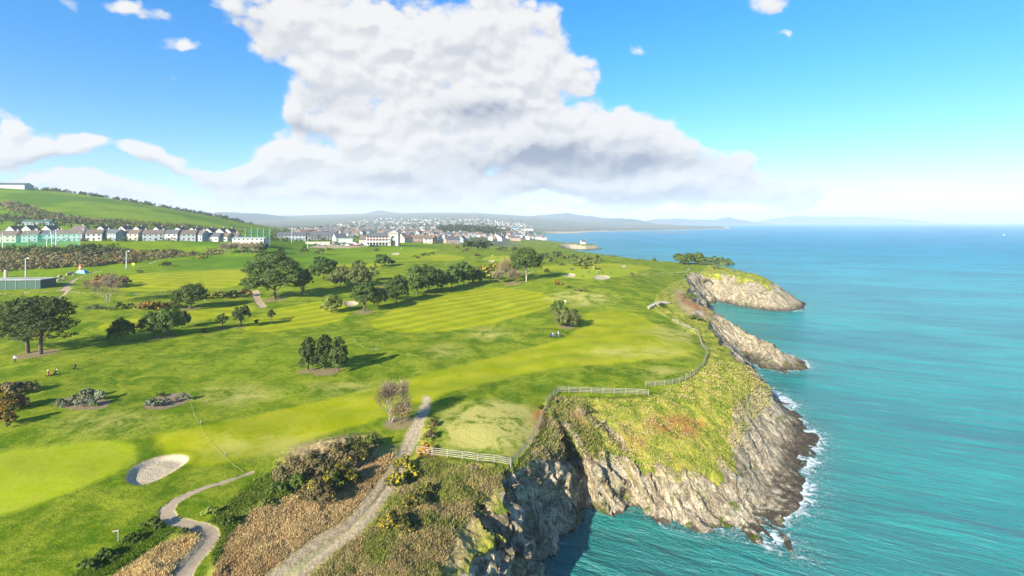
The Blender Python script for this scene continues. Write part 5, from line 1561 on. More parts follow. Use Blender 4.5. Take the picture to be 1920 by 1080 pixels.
def person(loc, rz, top, legs, label, pose='stand', hair=HAIR, group='golfers on the course'):
    root = thing('person', label, 'person', loc, rz, group)
    st = .16 if pose == 'walk' else .06
    bend = {'putt': .38, 'walk': .03, 'stand': 0.0, 'sit': .15}[pose]
    hip = .93
    def sp(t): return (0, -bend * t, hip + .52 * t * math.sqrt(max(.1, 1 - bend * bend)))
    J = [(0, 0, hip), sp(.5), sp(1.0), (0, -bend * 1.12, sp(1)[2] + .10), (0, -bend * 1.25, sp(1)[2] + .22),
         (-.10, 0, hip - .05), (-.11, -st * .6, .50), (-.11, -st, .08), (-.11, -st - .16, .04),
         (.10, 0, hip - .05), (.11, st * .3, .50), (.11, st, .08), (.11, st - .16, .04),
         (-.19, -bend, sp(1)[2] - .04), (-.24, -bend - .05, sp(1)[2] - .32), (-.16 if pose != 'walk' else -.24, -bend - .24, sp(1)[2] - .50),
         (.19, -bend, sp(1)[2] - .04), (.24, -bend - .02, sp(1)[2] - .32), (.12 if pose != 'walk' else .24, -bend - .18, sp(1)[2] - .52),
         (0, -bend * 1.25, sp(1)[2] + .30)]
    E = [(0, 1), (1, 2), (2, 3), (3, 4), (4, 19), (0, 5), (5, 6), (6, 7), (7, 8), (0, 9), (9, 10), (10, 11), (11, 12), (2, 13), (13, 14), (14, 15), (2, 16), (16, 17), (17, 18)]
    rad = [.15, .14, .15, .06, .10, .10, .075, .05, .045, .10, .075, .05, .045, .075, .05, .04, .075, .05, .04, .085]
    zt, hz = hip, sp(1)[2] + .07
    def pick(c):
        if c.z > hz: return 0
        if c.z > zt - .02 or abs(c.x) > .185: return 1
        return 2
    link('body', skin_mesh('body', J, E, rad, [SKIN, top, legs], pick), root)
    hp = sp(1)[2] + .30; V = []
    for i in range(5):
        ph = i / 4 * math.pi * .5
        for k in range(8):
            th = k / 8 * 2 * math.pi
            V.append((math.cos(th) * math.cos(ph) * .115, -bend * 1.25 + .015 + math.sin(th) * math.cos(ph) * .12, hp + math.sin(ph) * .13))
    Fq = [(i * 8 + k, i * 8 + (k + 1) % 8, (i + 1) * 8 + (k + 1) % 8, (i + 1) * 8 + k) for i in range(4) for k in range(8)]
    link('hair', MB().add(V, Fq).mesh('hair', [hair], True), root)
    return root
BLK = principled('black_fabric', (.02, .02, .022), .7); TIRE = principled('rubber', (.015, .015, .015), .9)
MET = principled('trolley_metal', (.35, .36, .38), .35, .8); REDB = principled('red_fabric', (.35, .04, .03), .7); BLUB = principled('blue_fabric', (.05, .12, .35), .7)
def disc(r, w, c, n=14):
    m = MB(); V = []
    for sx in (-w / 2, w / 2):
        for k in range(n):
            a = 2 * math.pi * k / n; V.append((c[0] + sx, c[1] + math.cos(a) * r, c[2] + math.sin(a) * r))
    V += [(c[0] - w / 2, c[1], c[2]), (c[0] + w / 2, c[1], c[2])]
    Fq = [(k, (k + 1) % n, n + (k + 1) % n, n + k) for k in range(n)] + [((k + 1) % n, k, 2 * n, 2 * n) for k in range(n)] + [(n + k, n + (k + 1) % n, 2 * n + 1, 2 * n + 1) for k in range(n)]
    return m.add(V, Fq)
def trolley_proto(bagmat):
    ch = {}
    ch['wheel'] = [disc(.17, .06, (-.34, 0, .17)).mesh('wheel', [TIRE]), disc(.17, .06, (.34, 0, .17)).mesh('wheel', [TIRE]), disc(.10, .05, (0, -.62, .10)).mesh('wheel', [TIRE])]
    fr = MB().tube([(-.34, 0, .17), (0, .05, .22), (.34, 0, .17)], [.02] * 3).tube([(0, -.62, .12), (0, .1, .28), (0, .55, .95), (0, .7, 1.02)], [.025] * 4)
    ch['frame'] = [fr.mesh('frame', [MET])]
    bg = MB().tube([(0, -.42, .22), (0, -.1, .55), (0, .22, .98)], [.15, .17, .16], 10)
    ch['golf_bag'] = [bg.mesh('golf_bag', [bagmat], True)]
    cl = []
    for i in range(5):
        a = i * 1.25; e = Vector((math.cos(a) * .10, .34 + math.sin(a) * .05, 1.18 + .05 * (i % 2)))
        cl.append(MB().tube([(math.cos(a) * .06, .18, .92), e, e + Vector((.03, .02, .07))], [.012, .012, .045], 5).mesh('club', [MET]))
    ch['club'] = cl
    return ch
TP = {k: trolley_proto(m) for k, m in (('black', BLK), ('red', REDB), ('blue', BLUB))}
def trolley(loc, rz, kind, label):
    root = thing('golf_trolley', label, 'golf trolley', loc, rz, 'golf trolleys on the course')
    for nm, ms in TP[kind].items():
        for me in ms: link(nm, me, root)
def gl(px, py, dz=0):
    x, y, z = gp(px, py); return (x, y, z + dz)
WHITE = cloth('white', (.75, .75, .75)); NAVY = cloth('navy', (.02, .03, .08)); KHAKI = cloth('khaki', (.3, .25, .16)); GREYC = cloth('grey', (.25, .26, .28)); DARK = cloth('dark', (.03, .03, .035)); LBLUE = cloth('light_blue', (.45, .6, .75)); REDC = cloth('red', (.5, .05, .04))
person(gl(28, 680), .6, WHITE, DARK, 'golfer in white top and dark trousers walking below the huge left pines', 'walk')
trolley(gl(90, 705), .9, 'red', 'left trolley of the pair standing on the left slope')
trolley(gl(104, 703), -.4, 'black', 'right trolley of the pair standing on the left slope')
trolley(gl(141, 692), .3, 'black', 'single trolley standing right of the pair on the left slope')
person(gl(1047, 631), 1.2, LBLUE, GREYC, 'golfer in pale blue top beside the row of trolleys on the seaside fairway', 'stand')
for i, (a, k, s) in enumerate([(1032, 'black', 'leftmost trolley of the row beside the golfer in pale blue'), (1037, 'blue', 'second trolley from the left beside the golfer in pale blue'), (1042, 'black', 'third trolley of the row, at the feet of the golfer in pale blue'), (1052, 'black', 'trolley right of the golfer in pale blue')]):
    trolley(gl(a, 632), .4 * i, k, s)
person(gl(1060, 570), 0, WHITE, GREYC, 'golfer in white standing behind the darker small tree mid course', 'stand')
person(gl(933, 486), 0, NAVY, DARK, 'golfer in navy standing on the green above the yellow gorse bank', 'putt')
person(gl(946, 486), 1, DARK, DARK, 'golfer all in dark at the right of the green above the gorse bank', 'stand')
person(gl(922, 485), 1, GREYC, KHAKI, 'golfer in grey beside the flag above the gorse bank', 'stand')
person(gl(1104, 513), 0, DARK, DARK, 'golfer all in dark between the two cream bunkers', 'stand')
person(gl(1124, 512), 0, GREYC, NAVY, 'golfer in grey right on the hilltop green with the trolleys', 'putt')
trolley(gl(1120, 513), .5, 'blue', 'left trolley on the hilltop green above the wide cream bunker')
trolley(gl(1129, 512), 1.5, 'black', 'right trolley on the hilltop green above the wide cream bunker')
trolley(gl(1145, 514), .2, 'black', 'trolley parked at the right edge of the hilltop green')
trolley(gl(1092, 519), 1.0, 'black', 'trolley below the dark golfer, between the cream bunkers')

M_WHITEP = principled('white_paint', (.75, .75, .72), .5); M_YEL = principled('yellow_cloth', (.8, .62, .02), .7); M_ORG = principled('orange_cloth', (.75, .22, .08), .7)
def flag(px, py, h, mat, label):
    x, y, z = gp(px, py)
    root = thing('flagstick', label, 'golf flag', (x, y, z))
    link('pole', MB().tube([(0, 0, -.2), (0, 0, h)], [.035, .03], 6).mesh('pole', [M_WHITEP]), root)
    V = []; Fq = []
    for i in range(7):
        for j, z_ in enumerate((h - .02, h - .45)):
            for sd in (-.01, .01):
                V.append((i * .1, math.sin(i * 1.1) * .05 + sd, z_ + (i * .015 if j else -i * .015)))
    for i in range(6):
        a = i * 4; Fq += [(a, a + 4, a + 6, a + 2), (a + 1, a + 3, a + 7, a + 5), (a, a + 1, a + 5, a + 4), (a + 2, a + 6, a + 7, a + 3)]
    link('flag', MB().add(V, Fq).mesh('flag', [mat]), root)
flag(923, 485, 2.4, M_YEL, 'yellow flag on the green above the gorse bank')
flag(752, 470, 2.4, M_WHITEP, 'white flag on the green before the clubhouse tower')
flag(1112, 507, 2.4, M_YEL, 'yellow flag on the hilltop green near the sea')
flag(1325, 497, 2.4, M_WHITEP, 'white flag in front of the grove on the sea headland')
# yellow notice board by the lamp post, wooden finger post
x, y, z = gp(250, 504)
r = thing('notice_board', 'small yellow notice board on a post right of the tall lamp post', 'sign', (x, y, z))
link('post', MB().box((0, 0, 1.2), (.12, .12, 2.6)).mesh('post', [M_FENCEG]), r)
link('board', MB().box((0, -.1, 2.7), (1.5, .07, 1.2)).mesh('board', [M_YEL]), r)
x, y, z = gp(222, 1016)
r = thing('signpost', 'thin wooden finger post above the green bushes at the bottom left', 'signpost', (x, y, z))
link('post', MB().box((0, 0, .62), (.09, .09, 1.5)).mesh('post', [M_FENCEG]), r)
link('finger_board', MB().box((-.24, -.07, 1.25), (.62, .04, .16), rz=.25).mesh('finger_board', [M_FENCE]), r)
# thin rope line on the grass
Q = ground(*np.array([(358, 755), (364, 775), (374, 795), (384, 815), (400, 835), (420, 855), (440, 873), (458, 886)], float).T)
Q2, _ = catmull(Q[:, :2], np.ones(len(Q)), 6)
hq = height(Q2[:, 0], Q2[:, 1])
link('rope', MB().tube([(a[0], a[1], b + .06) for a, b in zip(Q2, hq)], [.016] * len(Q2), 5).mesh('rope', [principled('rope', (.36, .40, .16), .8)]), None, 'thin pale rope lying from the oval planting bed down to the footpath end', 'rope')
for i, (a, b, t) in enumerate([(374, 794, 'upper'), (420, 853, 'lower')]):
    x, y, z = gp(a, b)
    link('rope_stake', MB().box((0, 0, .25), (.12, .12, .7), taper=.8).mesh('rope_stake', [M_FENCEG]), None, t + ' short dark stake beside the pale rope on the grass', 'stake', loc=(x + .2, y, z))

# lamp posts
M_POLE = principled('galvanised_pole', (.50, .51, .50), .5, .3)
def lamp_post(px, py, top, label, arm=1.0):
    x, y, z = gp(px, py); h = (py - top) * y / F
    r = thing('lamp_post', label, 'lamp post', (x, y, z), 0, 'tall lamp posts at the course edge')
    link('pole', MB().tube([(0, 0, -.3), (0, 0, h * .5), (0, 0, h)], [.30, .25, .2], 8).mesh('pole', [M_POLE]), r)
    hd = link('lamp_head', MB().tube([(0, 0, h - .1), (arm * .6, 0, h + .1), (arm * 1.2, 0, h + .05)], [.1, .1, .08], 6).box((arm * 1.4, 0, h), (1.0, .5, .25), taper=.7).mesh('lamp_head', [M_POLE]), r)
lamp_post(237, 503, 471, 'tall concrete lamp post beside the path above the orange gorse')
lamp_post(48, 519, 484, 'tall lamp post standing behind the green roofed shed at the left')
lamp_post(577, 468, 446, 'thin lamp post at the left of the car park', .6)
lamp_post(547, 455, 429, 'thin lamp post right of the range building', .6)

# ------------------------------------------------------------------ buildings
WALLW = principled('white_render', (.52, .51, .48), .8, noise=.12, nscale=.6)
WALLC = principled('cream_render', (.45, .41, .32), .8, noise=.12, nscale=.6)
WALLG = principled('grey_blue_render', (.27, .335, .36), .8, noise=.15, nscale=.6)
WALLP = principled('pink_brick', (.38, .27, .22), .85, noise=.25, nscale=1)
ROOFB = principled('brown_tiles', (.14, .115, .10), .8, noise=.3, nscale=1.2)
ROOFG = principled('slate_tiles', (.10, .105, .12), .65, noise=.25, nscale=1.2)
ROOFR = principled('red_tiles', (.20, .12, .09), .8, noise=.25, nscale=1.2)
GLASS = principled('window_glass', (.03, .04, .055), .12, spec=.6)
TRIM = principled('white_trim', (.75, .75, .75), .5)
DOORM = principled('painted_door', (.12, .05, .04), .6)
def walls(w, l, h, rh, mat, hip=False):
    a, b = w / 2, l / 2
    V = [(-a, -b, -2.5), (a, -b, -2.5), (a, b, -2.5), (-a, b, -2.5), (-a, -b, h), (a, -b, h), (a, b, h), (-a, b, h), (-a, 0, h + rh), (a, 0, h + rh)]
    Fq = [(0, 1, 5, 4), (2, 3, 7, 6), (3, 2, 1, 0)]
    Fq += [(1, 2, 6, 5), (3, 0, 4, 7)]
    if not hip: Fq += [(5, 6, 9, 9), (7, 4, 8, 8)]
    return MB().add(V, Fq).mesh('wall', [mat])
def gable_roof(w, l, h, rh, mat, ov=.35, th=.22):
    a, b = w / 2 + ov, l / 2 + ov; s = rh / (l / 2); e = h - ov * s
    V = [(-a, -b, e + .05), (a, -b, e + .05), (a, 0, h + rh + .05), (-a, 0, h + rh + .05), (a, b, e + .05), (-a, b, e + .05)]
    V += [(p[0], p[1], p[2] + th) for p in V]
    Fq = [(6, 7, 8, 9), (9, 8, 10, 11), (3, 2, 1, 0), (5, 4, 2, 3), (0, 1, 7, 6), (4, 5, 11, 10), (1, 2, 8, 7), (2, 4, 10, 8), (3, 0, 6, 9), (5, 3, 9, 11)]
    return MB().add(V, Fq).mesh('roof', [mat])
def hip_roof(w, l, h, rh, mat, ov=.5, th=.2, ridge=None):
    a, b = w / 2 + ov, l / 2 + ov; r = max(0, (w - l) / 2) if ridge is None else ridge
    V = [(-a, -b, h), (a, -b, h), (a, b, h), (-a, b, h), (-r, 0, h + rh), (r, 0, h + rh)]
    V = [(x_, y_, z_ + (.03)) for x_, y_, z_ in V[:4]] + [(x_, y_, z_ + th) for x_, y_, z_ in V[:4]] + [(x_, y_, z_ + th) for x_, y_, z_ in V[4:]]
    Fq = [(3, 2, 1, 0), (0, 1, 5, 4), (1, 2, 6, 5), (2, 3, 7, 6), (3, 0, 4, 7), (4, 5, 9, 8), (6, 7, 8, 9), (5, 6, 9, 9), (7, 4, 8, 8)]
    return MB().add(V, Fq).mesh('roof', [mat])
WIN = MB().box((0, 0, 0), (1.5, .08, 1.2)).mesh('window', [GLASS])
WINF = MB().box((0, .02, .68), (1.8, .1, .12)).box((0, .02, -.68), (1.9, .16, .12)).box((-.84, .02, 0), (.12, .1, 1.3)).box((.84, .02, 0), (.12, .1, 1.3)).mesh('window_frame', [TRIM])
DOOR = MB().box((0, 0, 1.05), (1.1, .1, 2.1)).mesh('door', [DOORM])
CHIM = MB().box((0, 0, 0), (.9, .6, 1.7)).box((0, 0, .9), (1.05, .75, .15)).tube([(-.2, 0, .9), (-.2, 0, 1.3)], [.12, .1]).tube([(.2, 0, .9), (.2, 0, 1.3)], [.12, .1]).mesh('chimney', [principled('chimney_render', (.4, .36, .31), .9)])
HM = {}
def house(loc, rz, w, l, h, rh, wm, rm, label, cat='house', group=None, windows=True, chim=1, name='house', detail=True):
    key = (w, l, h, rh, wm.name, rm.name)
    if key not in HM: HM[key] = (walls(w, l, h, rh, wm), gable_roof(w, l, h, rh, rm))
    r = thing(name, label, cat, loc, rz, group)
    link('wall', HM[key][0], r); rf = link('roof', HM[key][1], r)
    if detail:
        for i in range(chim):
            link('chimney', CHIM, rf, loc=((w * .42) * (1 if i == 0 else -1) * (1 if chim > 1 else .6), 0, h + rh + .3))
        if windows:
            nw = max(2, int(w / 3.2)); fl = 2 if h > 4.5 else 1
            for s in (-1,):
                for f_ in range(fl):
                    for i in range(nw):
                        if f_ == 0 and i == nw // 2 and nw > 2:
                            link('door', DOOR, r, loc=((i + .5) / nw * w - w / 2, s * (l / 2 + .03), 0)); continue
                        q = link('window', WIN, r, loc=((i + .5) / nw * w - w / 2, s * (l / 2 + .02), 1.5 + f_ * 2.6))
                        link('window_frame', WINF, q, loc=(0, -.02, 0))
    return r
def at_d(px, d):
    x = (px - CX) / F * d; z = float(height(x, d)[0]); return (x, d, z)
# row of semi-detached houses under the hill
ords = ['first', 'second', 'third', 'fourth', 'fifth', 'sixth', 'seventh', 'eighth', 'ninth', 'tenth', 'eleventh', 'twelfth', 'thirteenth', 'fourteenth', 'fifteenth', 'sixteenth', 'seventeenth', 'eighteenth', 'nineteenth', 'twentieth', 'twenty first', 'twenty second']
rw = random.Random(5)
xs_ = [-38, 12, 62, 88, 136, 180, 215, 252, 290, 322, 352, 378, 402, 424, 440]
for i, a in enumerate(xs_):
    d = 372 + i * 3.6
    ww = [17, 17, 10, 16, 17, 10, 15, 12, 14, 12, 13, 10, 11, 9, 8][i]
    wm = [WALLG, WALLC, WALLG, WALLG, WALLG, WALLW, WALLG, WALLC, WALLG, WALLW, WALLG, WALLG, WALLW, WALLC, WALLW][i]
    house(at_d(a, d), rw.uniform(-.35, .40), ww, 8.5, 5.2 if i < 12 else 3.6, 2.9, wm, ROOFB if i % 3 else ROOFG, 'pale %s house with %s roof, %s from the left in the front row' % ('two storey' if i < 12 else 'low', 'brown' if i % 3 else 'grey', ords[i]), group='front row of houses under the hill', chim=2 if ww > 12 else 1)
for i, a in enumerate([-20, 30, 58, 96, 150, 196, 236, 262, 300, 338, 366, 394, 416, 432]):
    d = 410 + i * 5
    house(at_d(a, d), rw.choice([1.45, 1.6, .1, 1.5]) , 9.5, 8, 4.6, 3.3, WALLW, ROOFB, 'white gabled house peeping over the front row, %s from the left in the back row' % ords[i], group='back row of houses under the hill', windows=False)
# long shed on the hilltop
house(at_d(16, 860), .12, 62, 18, 5.5, 3.5, principled('barn_wall', (.35, .37, .38), .8), principled('barn_roof', (.07, .09, .10), .6), 'long dark roofed farm shed on top of the left hill', 'barn', chim=0, name='barn', windows=False)
house(at_d(72, 520), .2, 24, 9, 3, 2, WALLG, principled('green_roof', (.06, .12, .10), .7), 'low green roofed bungalow among trees above the house rows', 'bungalow', chim=1)
# golf range building with tall net behind
rb = at_d(471, 388)
house(rb, -.05, 24, 9, 4.6, .9, WALLW, principled('grey_green_sheet', (.28, .33, .31), .6), 'long low white range building with two rows of small windows below the tall green net', 'range building', chim=0, name='range_building')
NETM = bpy.data.materials.new('green_net'); NETM.use_nodes = True
nt = NETM.node_tree; nt.nodes.clear(); g = G(nt)
df = g.n('ShaderNodeBsdfDiffuse'); df.inputs[0].default_value = (.015, .10, .065, 1)
tp = g.n('ShaderNodeBsdfTransparent'); mx = g.n('ShaderNodeMixShader'); mx.inputs[0].default_value = .5
nt.links.new(tp.outputs[0], mx.inputs[1]); nt.links.new(df.outputs[0], mx.inputs[2]); o_ = g.n('ShaderNodeOutputMaterial'); nt.links.new(mx.outputs[0], o_.inputs[0])
NETL = NETM.copy(); NETL.name = 'light_green_net'
for n_ in NETL.node_tree.nodes:
    if n_.type == 'MIX_SHADER': n_.inputs[0].default_value = .27
    if n_.type == 'BSDF_DIFFUSE': n_.inputs[0].default_value = (.05, .30, .23, 1)
def net(x0, x1, d, top_px, bot_px, mat, label, npan):
    r0 = Vector(at_d(x0, d)); r = thing('safety_net', label, 'net', r0)
    zt = ZC - (top_px - HY) / F * d - r0.z; zb = ZC - (bot_px - HY) / F * d - r0.z
    W_ = (x1 - x0) / F * d; n = npan * 6
    for k in range(npan):
        V, Fq = [], []
        for i in range(7):
            t = i / 6; sag = math.sin(t * math.pi) * .5
            X = (k + t) * W_ / npan
            for z_, sgn in ((zt - sag, 1), ((zt + zb) / 2, 1), (zb, 1)):
                V.append((X, math.sin(t * math.pi) * .8, z_))
        for i in range(6):
            for j in range(2): Fq.append((i * 3 + j, (i + 1) * 3 + j, (i + 1) * 3 + j + 1, i * 3 + j + 1))
        link('net_panel', MB().add(V, Fq).mesh('net_panel', [mat]), r)
    for k in range(npan + 1):
        link('pole', MB().tube([(0, 0, -1), (0, 0, zt + 1.2)], [.14, .09], 6).mesh('pole', [M_POLE]), r, loc=(k * W_ / npan, 0, 0))
net(460, 506, 402, 430, 452, NETM, 'tall dark green net on poles behind the white range building', 4)
net(52, 150, 345, 437, 461, NETL, 'pale green see-through net on white poles before the left houses', 2)
net(-60, 52, 345, 441, 462, NETL, 'pale green see-through net on white poles cut by the left edge of the photo', 2)
for a, b, t, s in [(5, 470, 437, 'leftmost'), (88, 462, 449, 'thin'), (98, 464, 431, 'tall leaning'), (105, 464, 430, 'tall upright')]:
    x, y, z = gp(a, b); h = (b - t) * y / F
    link('mast', MB().tube([(0, 0, -.5), (-.4 if 'lean' in s else 0, 0, h * .6), (-1.5 if 'lean' in s else 0, 0, h)], [.28, .22, .16], 7).mesh('mast', [M_WHITEP]), None, s + ' white mast standing on the playing field before the houses', 'mast', 'white masts on the playing field', loc=(x, y, z))
# green shed, bottom of the left path
GRN = principled('green_sheet', (.03, .08, .06), .6, noise=.2); FLATR = principled('pale_flat_roof', (.34, .35, .31), .85, noise=.3, nscale=.3)
x, y, z = gp(30, 540)
r = thing('green_shed', 'long dark green shed with pale flat roof at the left edge below the scrub', 'shed', (x, y, z), .06)
link('wall', MB().box((-4, 0, 1.6), (34, 8, 4.2)).mesh('wall', [GRN]), r)
link('roof', MB().box((-4, 0, 3.85), (35, 9, .3)).mesh('roof', [FLATR]), r)
for k in range(9):
    link('post', MB().box((0, 0, 0), (.2, .12, 4)).mesh('post', [principled('teal_post', (.10, .25, .22), .6)]), r, loc=(-20 + k * 3.9, -4.07, 1.6))
x, y, z = gp(88, 534)
r = thing('green_container', 'small teal green container at the right end of the flat roofed shed', 'container', (x, y, z), .06)
link('body', MB().box((0, 0, 1.3), (5.5, 2.8, 3.0)).mesh('body', [principled('teal_sheet', (.05, .14, .12), .6)]), r)
link('door', MB().box((1.2, -1.43, 1.3), (2.4, .06, 2.4)).mesh('door', [principled('teal_door', (.07, .18, .15), .6)]), r)
x, y, z = gp(11, 520)
r = thing('roof_vent', 'pink round vent on the roof of the flat roofed green shed', 'vent', (x, y - 0, z))
link('pipe', MB().tube([(0, 0, 0), (0, 0, 3.2)], [.7, .7], 10).mesh('pipe', [principled('pink_plastic', (.65, .38, .30), .6)]), r)
link('cap', MB().tube([(0, 0, 3.2), (0, 0, 3.6)], [.9, .5], 10).mesh('cap', [principled('pink_plastic', (.65, .38, .30), .6)]), r)
x, y, z = gp(154, 512)
r = thing('tarpaulin_heap', 'blue tarpaulin over a heap beside the upper path', 'tarpaulin', (x, y, z))
link('cover', MB().box((0, 0, .7), (5.5, 3, 1.8), taper=.55).mesh('cover', [principled('blue_tarp', (.06, .28, .50), .5)]), r)
x, y, z = gp(151, 508)
r = thing('traffic_barrel', 'orange and white barrel standing above the blue tarpaulin', 'barrel', (x, y, z))
link('body', MB().tube([(0, 0, 0), (0, 0, 3.4)], [.75, .6], 10).mesh('body', [M_ORG]), r)
link('band', MB().tube([(0, 0, 1.5), (0, 0, 2.1)], [.72, .7], 10).mesh('band', [M_WHITEP]), r)
for i, (a, b, s) in enumerate([(104, 524, .9), (112, 520, 1.1), (120, 522, .8), (128, 516, 1.3), (133, 513, 1.0), (118, 526, .7), (138, 517, .8), (110, 527, .9)]):
    x, y, z = gp(a, b)
    o = link('boulder', STONES[i % 6], None, 'grey tan boulder in the rubble heap left of the blue tarpaulin', 'boulder', 'boulders in the rubble heap', loc=(x, y, z - .2), rotz=i)
    o.scale = (2.2 * s, 2.0 * s, 1.5 * s)

# clubhouse and its arched tower
d0 = 492
cx_, cy_, cz_ = at_d(712, d0)
r = thing('clubhouse', 'long clubhouse with slate hipped roof and glazed verandas beside the arched tower', 'clubhouse', (cx_, cy_, cz_), -.02)
DKG = principled('dark_glazing', (.05, .045, .05), .3); BEAM = principled('red_brown_beam', (.16, .06, .05), .7)
link('wall', MB().box((0, 0, 3.2), (21, 12, 10.4)).mesh('wall', [DKG]), r)
link('roof', hip_roof(22.5, 13.5, 8.3, 3.6, ROOFG), r)
for f_ in (0, 1):
    link('veranda_deck', MB().box((0, -7.2, 3.2 + 2.7 * f_), (21, 2.4, .35)).mesh('veranda_deck', [BEAM if f_ else TRIM]), r)
    link('railing', MB().box((0, -8.3, 3.9 + 2.7 * f_), (21, .1, .9)).mesh('railing', [principled('pink_rail', (.55, .33, .30), .6) if f_ else principled('white_rail', (.6, .58, .55), .6)]), r)
for k in range(8):
    link('veranda_post', MB().box((0, 0, 4), (.3, .3, 8.4)).mesh('veranda_post', [TRIM]), r, loc=(-10.3 + k * 2.94, -8.3, 0))
for k in range(7):
    q = link('window', MB().box((0, 0, 0), (2.2, .1, 1.9)).mesh('window', [GLASS]), r, loc=(-8.8 + k * 2.94, -6.05, 4.9))
    link('window', MB().box((0, 0, 0), (2.2, .1, 1.9)).mesh('window', [GLASS]), r, loc=(-8.8 + k * 2.94, -6.05, 1.9))
tx, ty, tz = at_d(739.5, d0 - 2)
r = thing('clock_tower', 'cream stone tower with a tall arched opening and low pyramid roof', 'tower', (tx, ty, tz), -.02)
CREAM = principled('cream_stone', (.66, .58, .42), .85, noise=.15, nscale=.8)
def arch_wall(w, h, ow, spring, th, y_, nseg=12):
    m = MB(); R_ = ow / 2; Vs = []
    m.box((-(w + ow) / 4, y_, h / 2 - 1), ((w - ow) / 2, th, h + 2)); m.box(((w + ow) / 4, y_, h / 2 - 1), ((w - ow) / 2, th, h + 2))
    for i in range(nseg):
        a0 = math.pi * i / nseg; a1 = math.pi * (i + 1) / nseg
        p0 = (R_ * math.cos(a0), spring + R_ * math.sin(a0)); p1 = (R_ * math.cos(a1), spring + R_ * math.sin(a1))
        V = []
        for yy in (y_ - th / 2, y_ + th / 2):
            V += [(p0[0], yy, p0[1]), (p1[0], yy, p1[1]), (p1[0], yy, h), (p0[0], yy, h)]
        m.add(V, [(0, 1, 2, 3), (7, 6, 5, 4), (0, 4, 5, 1), (3, 2, 6, 7)])
    return m
link('front_wall', arch_wall(9, 11.4, 4.6, 7.2, 1.0, -4).mesh('front_wall', [CREAM]), r)
link('rear_wall', MB().box((0, 4, 4.7), (9, 1, 13.4)).mesh('rear_wall', [DKG]), r)
for s in (-1, 1): link('side_wall', MB().box((s * 4, 0, 4.7), (1, 7, 13.4)).mesh('side_wall', [CREAM]), r)
link('arch_window', MB().box((0, -2.6, 7.2), (4.4, .2, 4.6)).mesh('arch_window', [principled('pale_glazing', (.28, .36, .44), .2)]), r)
link('doorway', MB().box((0, -2.5, 1.9), (4.2, .3, 4.6)).mesh('doorway', [DKG]), r)
link('roof', hip_roof(10.5, 10.5, 11.5, 3.0, principled('pale_slate', (.33, .31, .28), .8), ov=.4, ridge=1.2), r)
link('cornice', MB().box((0, 0, 11.35), (10.4, 10.4, .4)).mesh('cornice', [ROOFG]), r)
house(at_d(684, 497), .1, 9, 9, 4.5, 3.6, WALLC, ROOFB, 'cream gabled wing at the left end of the clubhouse', 'house', chim=0)
house(at_d(548, 505), .25, 26, 10, 4.6, 3.0, WALLG, ROOFG, 'long dark roofed building left of the car park behind hedges', 'building', chim=1)
house(at_d(607, 540), .1, 26, 12, 5.5, 3.4, principled('dark_cladding', (.04, .045, .05), .7), ROOFG, 'black clad hall with slate roof behind the car park', 'hall', chim=0)
house(at_d(637, 535), .7, 12, 9, 4.5, 3.6, WALLW, ROOFG, 'white gabled house right of the black clad hall', 'house', chim=0)
house(at_d(596, 470), .05, 22, .8, 2.2, .1, WALLC, WALLC, 'long low cream boundary wall at the left of the car park', 'wall', chim=0, windows=False, name='boundary_wall')
house(at_d(650, 515), .0, 14, 7, 3.6, .6, principled('grey_green_cladding', (.30, .38, .34), .6), principled('grey_green_sheet', (.28, .33, .31), .6), 'small grey green cabin behind the parked cars', 'cabin', chim=0, windows=False, name='cabin')

# cars in the car park
def car_proto(col):
    body = MB(); w, l = 1.8, 4.3
    prof = [(-l / 2, .35), (-l / 2, .75), (-l * .28, .88), (-l * .12, 1.38), (l * .24, 1.42), (l * .40, .95), (l / 2, .85), (l / 2, .35)]
    V = []
    for sx in (-1, 1):
        for (yy, zz) in prof:
            V.append((sx * w / 2 * (.82 if zz > 1 else 1), yy, zz))
    n = len(prof)
    Fq = [(i, (i + 1) % n, n + (i + 1) % n, n + i) for i in range(n)]
    Fq += [(0, 7, 6, 1), (1, 6, 5, 2), (2, 5, 4, 3)]; Fq += [(n, n + 1, n + 6, n + 7), (n + 1, n + 2, n + 5, n + 6), (n + 2, n + 3, n + 4, n + 5)]
    body.add(V, Fq)
    m = [body.mesh('body', [col], False)]
    gl_ = MB()
    for sx in (-1, 1): gl_.add([(sx * .93, -l * .24, .93), (sx * .93, l * .36, .95), (sx * .80, l * .22, 1.34), (sx * .80, -l * .12, 1.32)], [(0, 1, 2, 3)])
    gl_.add([(-.75, -l * .27, .94), (.75, -l * .27, .94), (.68, -l * .14, 1.36), (-.68, -l * .14, 1.36)], [(0, 1, 2, 3)])
    m.append(gl_.mesh('windows', [GLASS]))
    wh = [disc(.33, .22, (sx * .82, yy, .33), 12).mesh('wheel', [TIRE]) for sx in (-1, 1) for yy in (-1.35, 1.3)]
    return m, wh
CARC = [('white', (.7, .7, .7)), ('black', (.02, .02, .025)), ('dark blue', (.03, .05, .14)), ('silver', (.4, .42, .44)), ('red', (.4, .04, .03))]
CP = [car_proto(principled('car_' + n.replace(' ', '_'), c, .25, .2, spec=.6)) for n, c in CARC]
spots = [(592, 459.5), (597, 460), (602, 459), (607, 460), (614, 457), (619, 456.5), (625, 457), (632, 459), (637, 459.5), (641, 460), (652, 461), (657, 460), (662, 460.5), (668, 459.5), (672, 461), (678, 460), (684, 460), (689, 461), (706, 463), (628, 455.5), (646, 457), (664, 457)]
rc_ = random.Random(9)
cnt = {}
spots.sort()
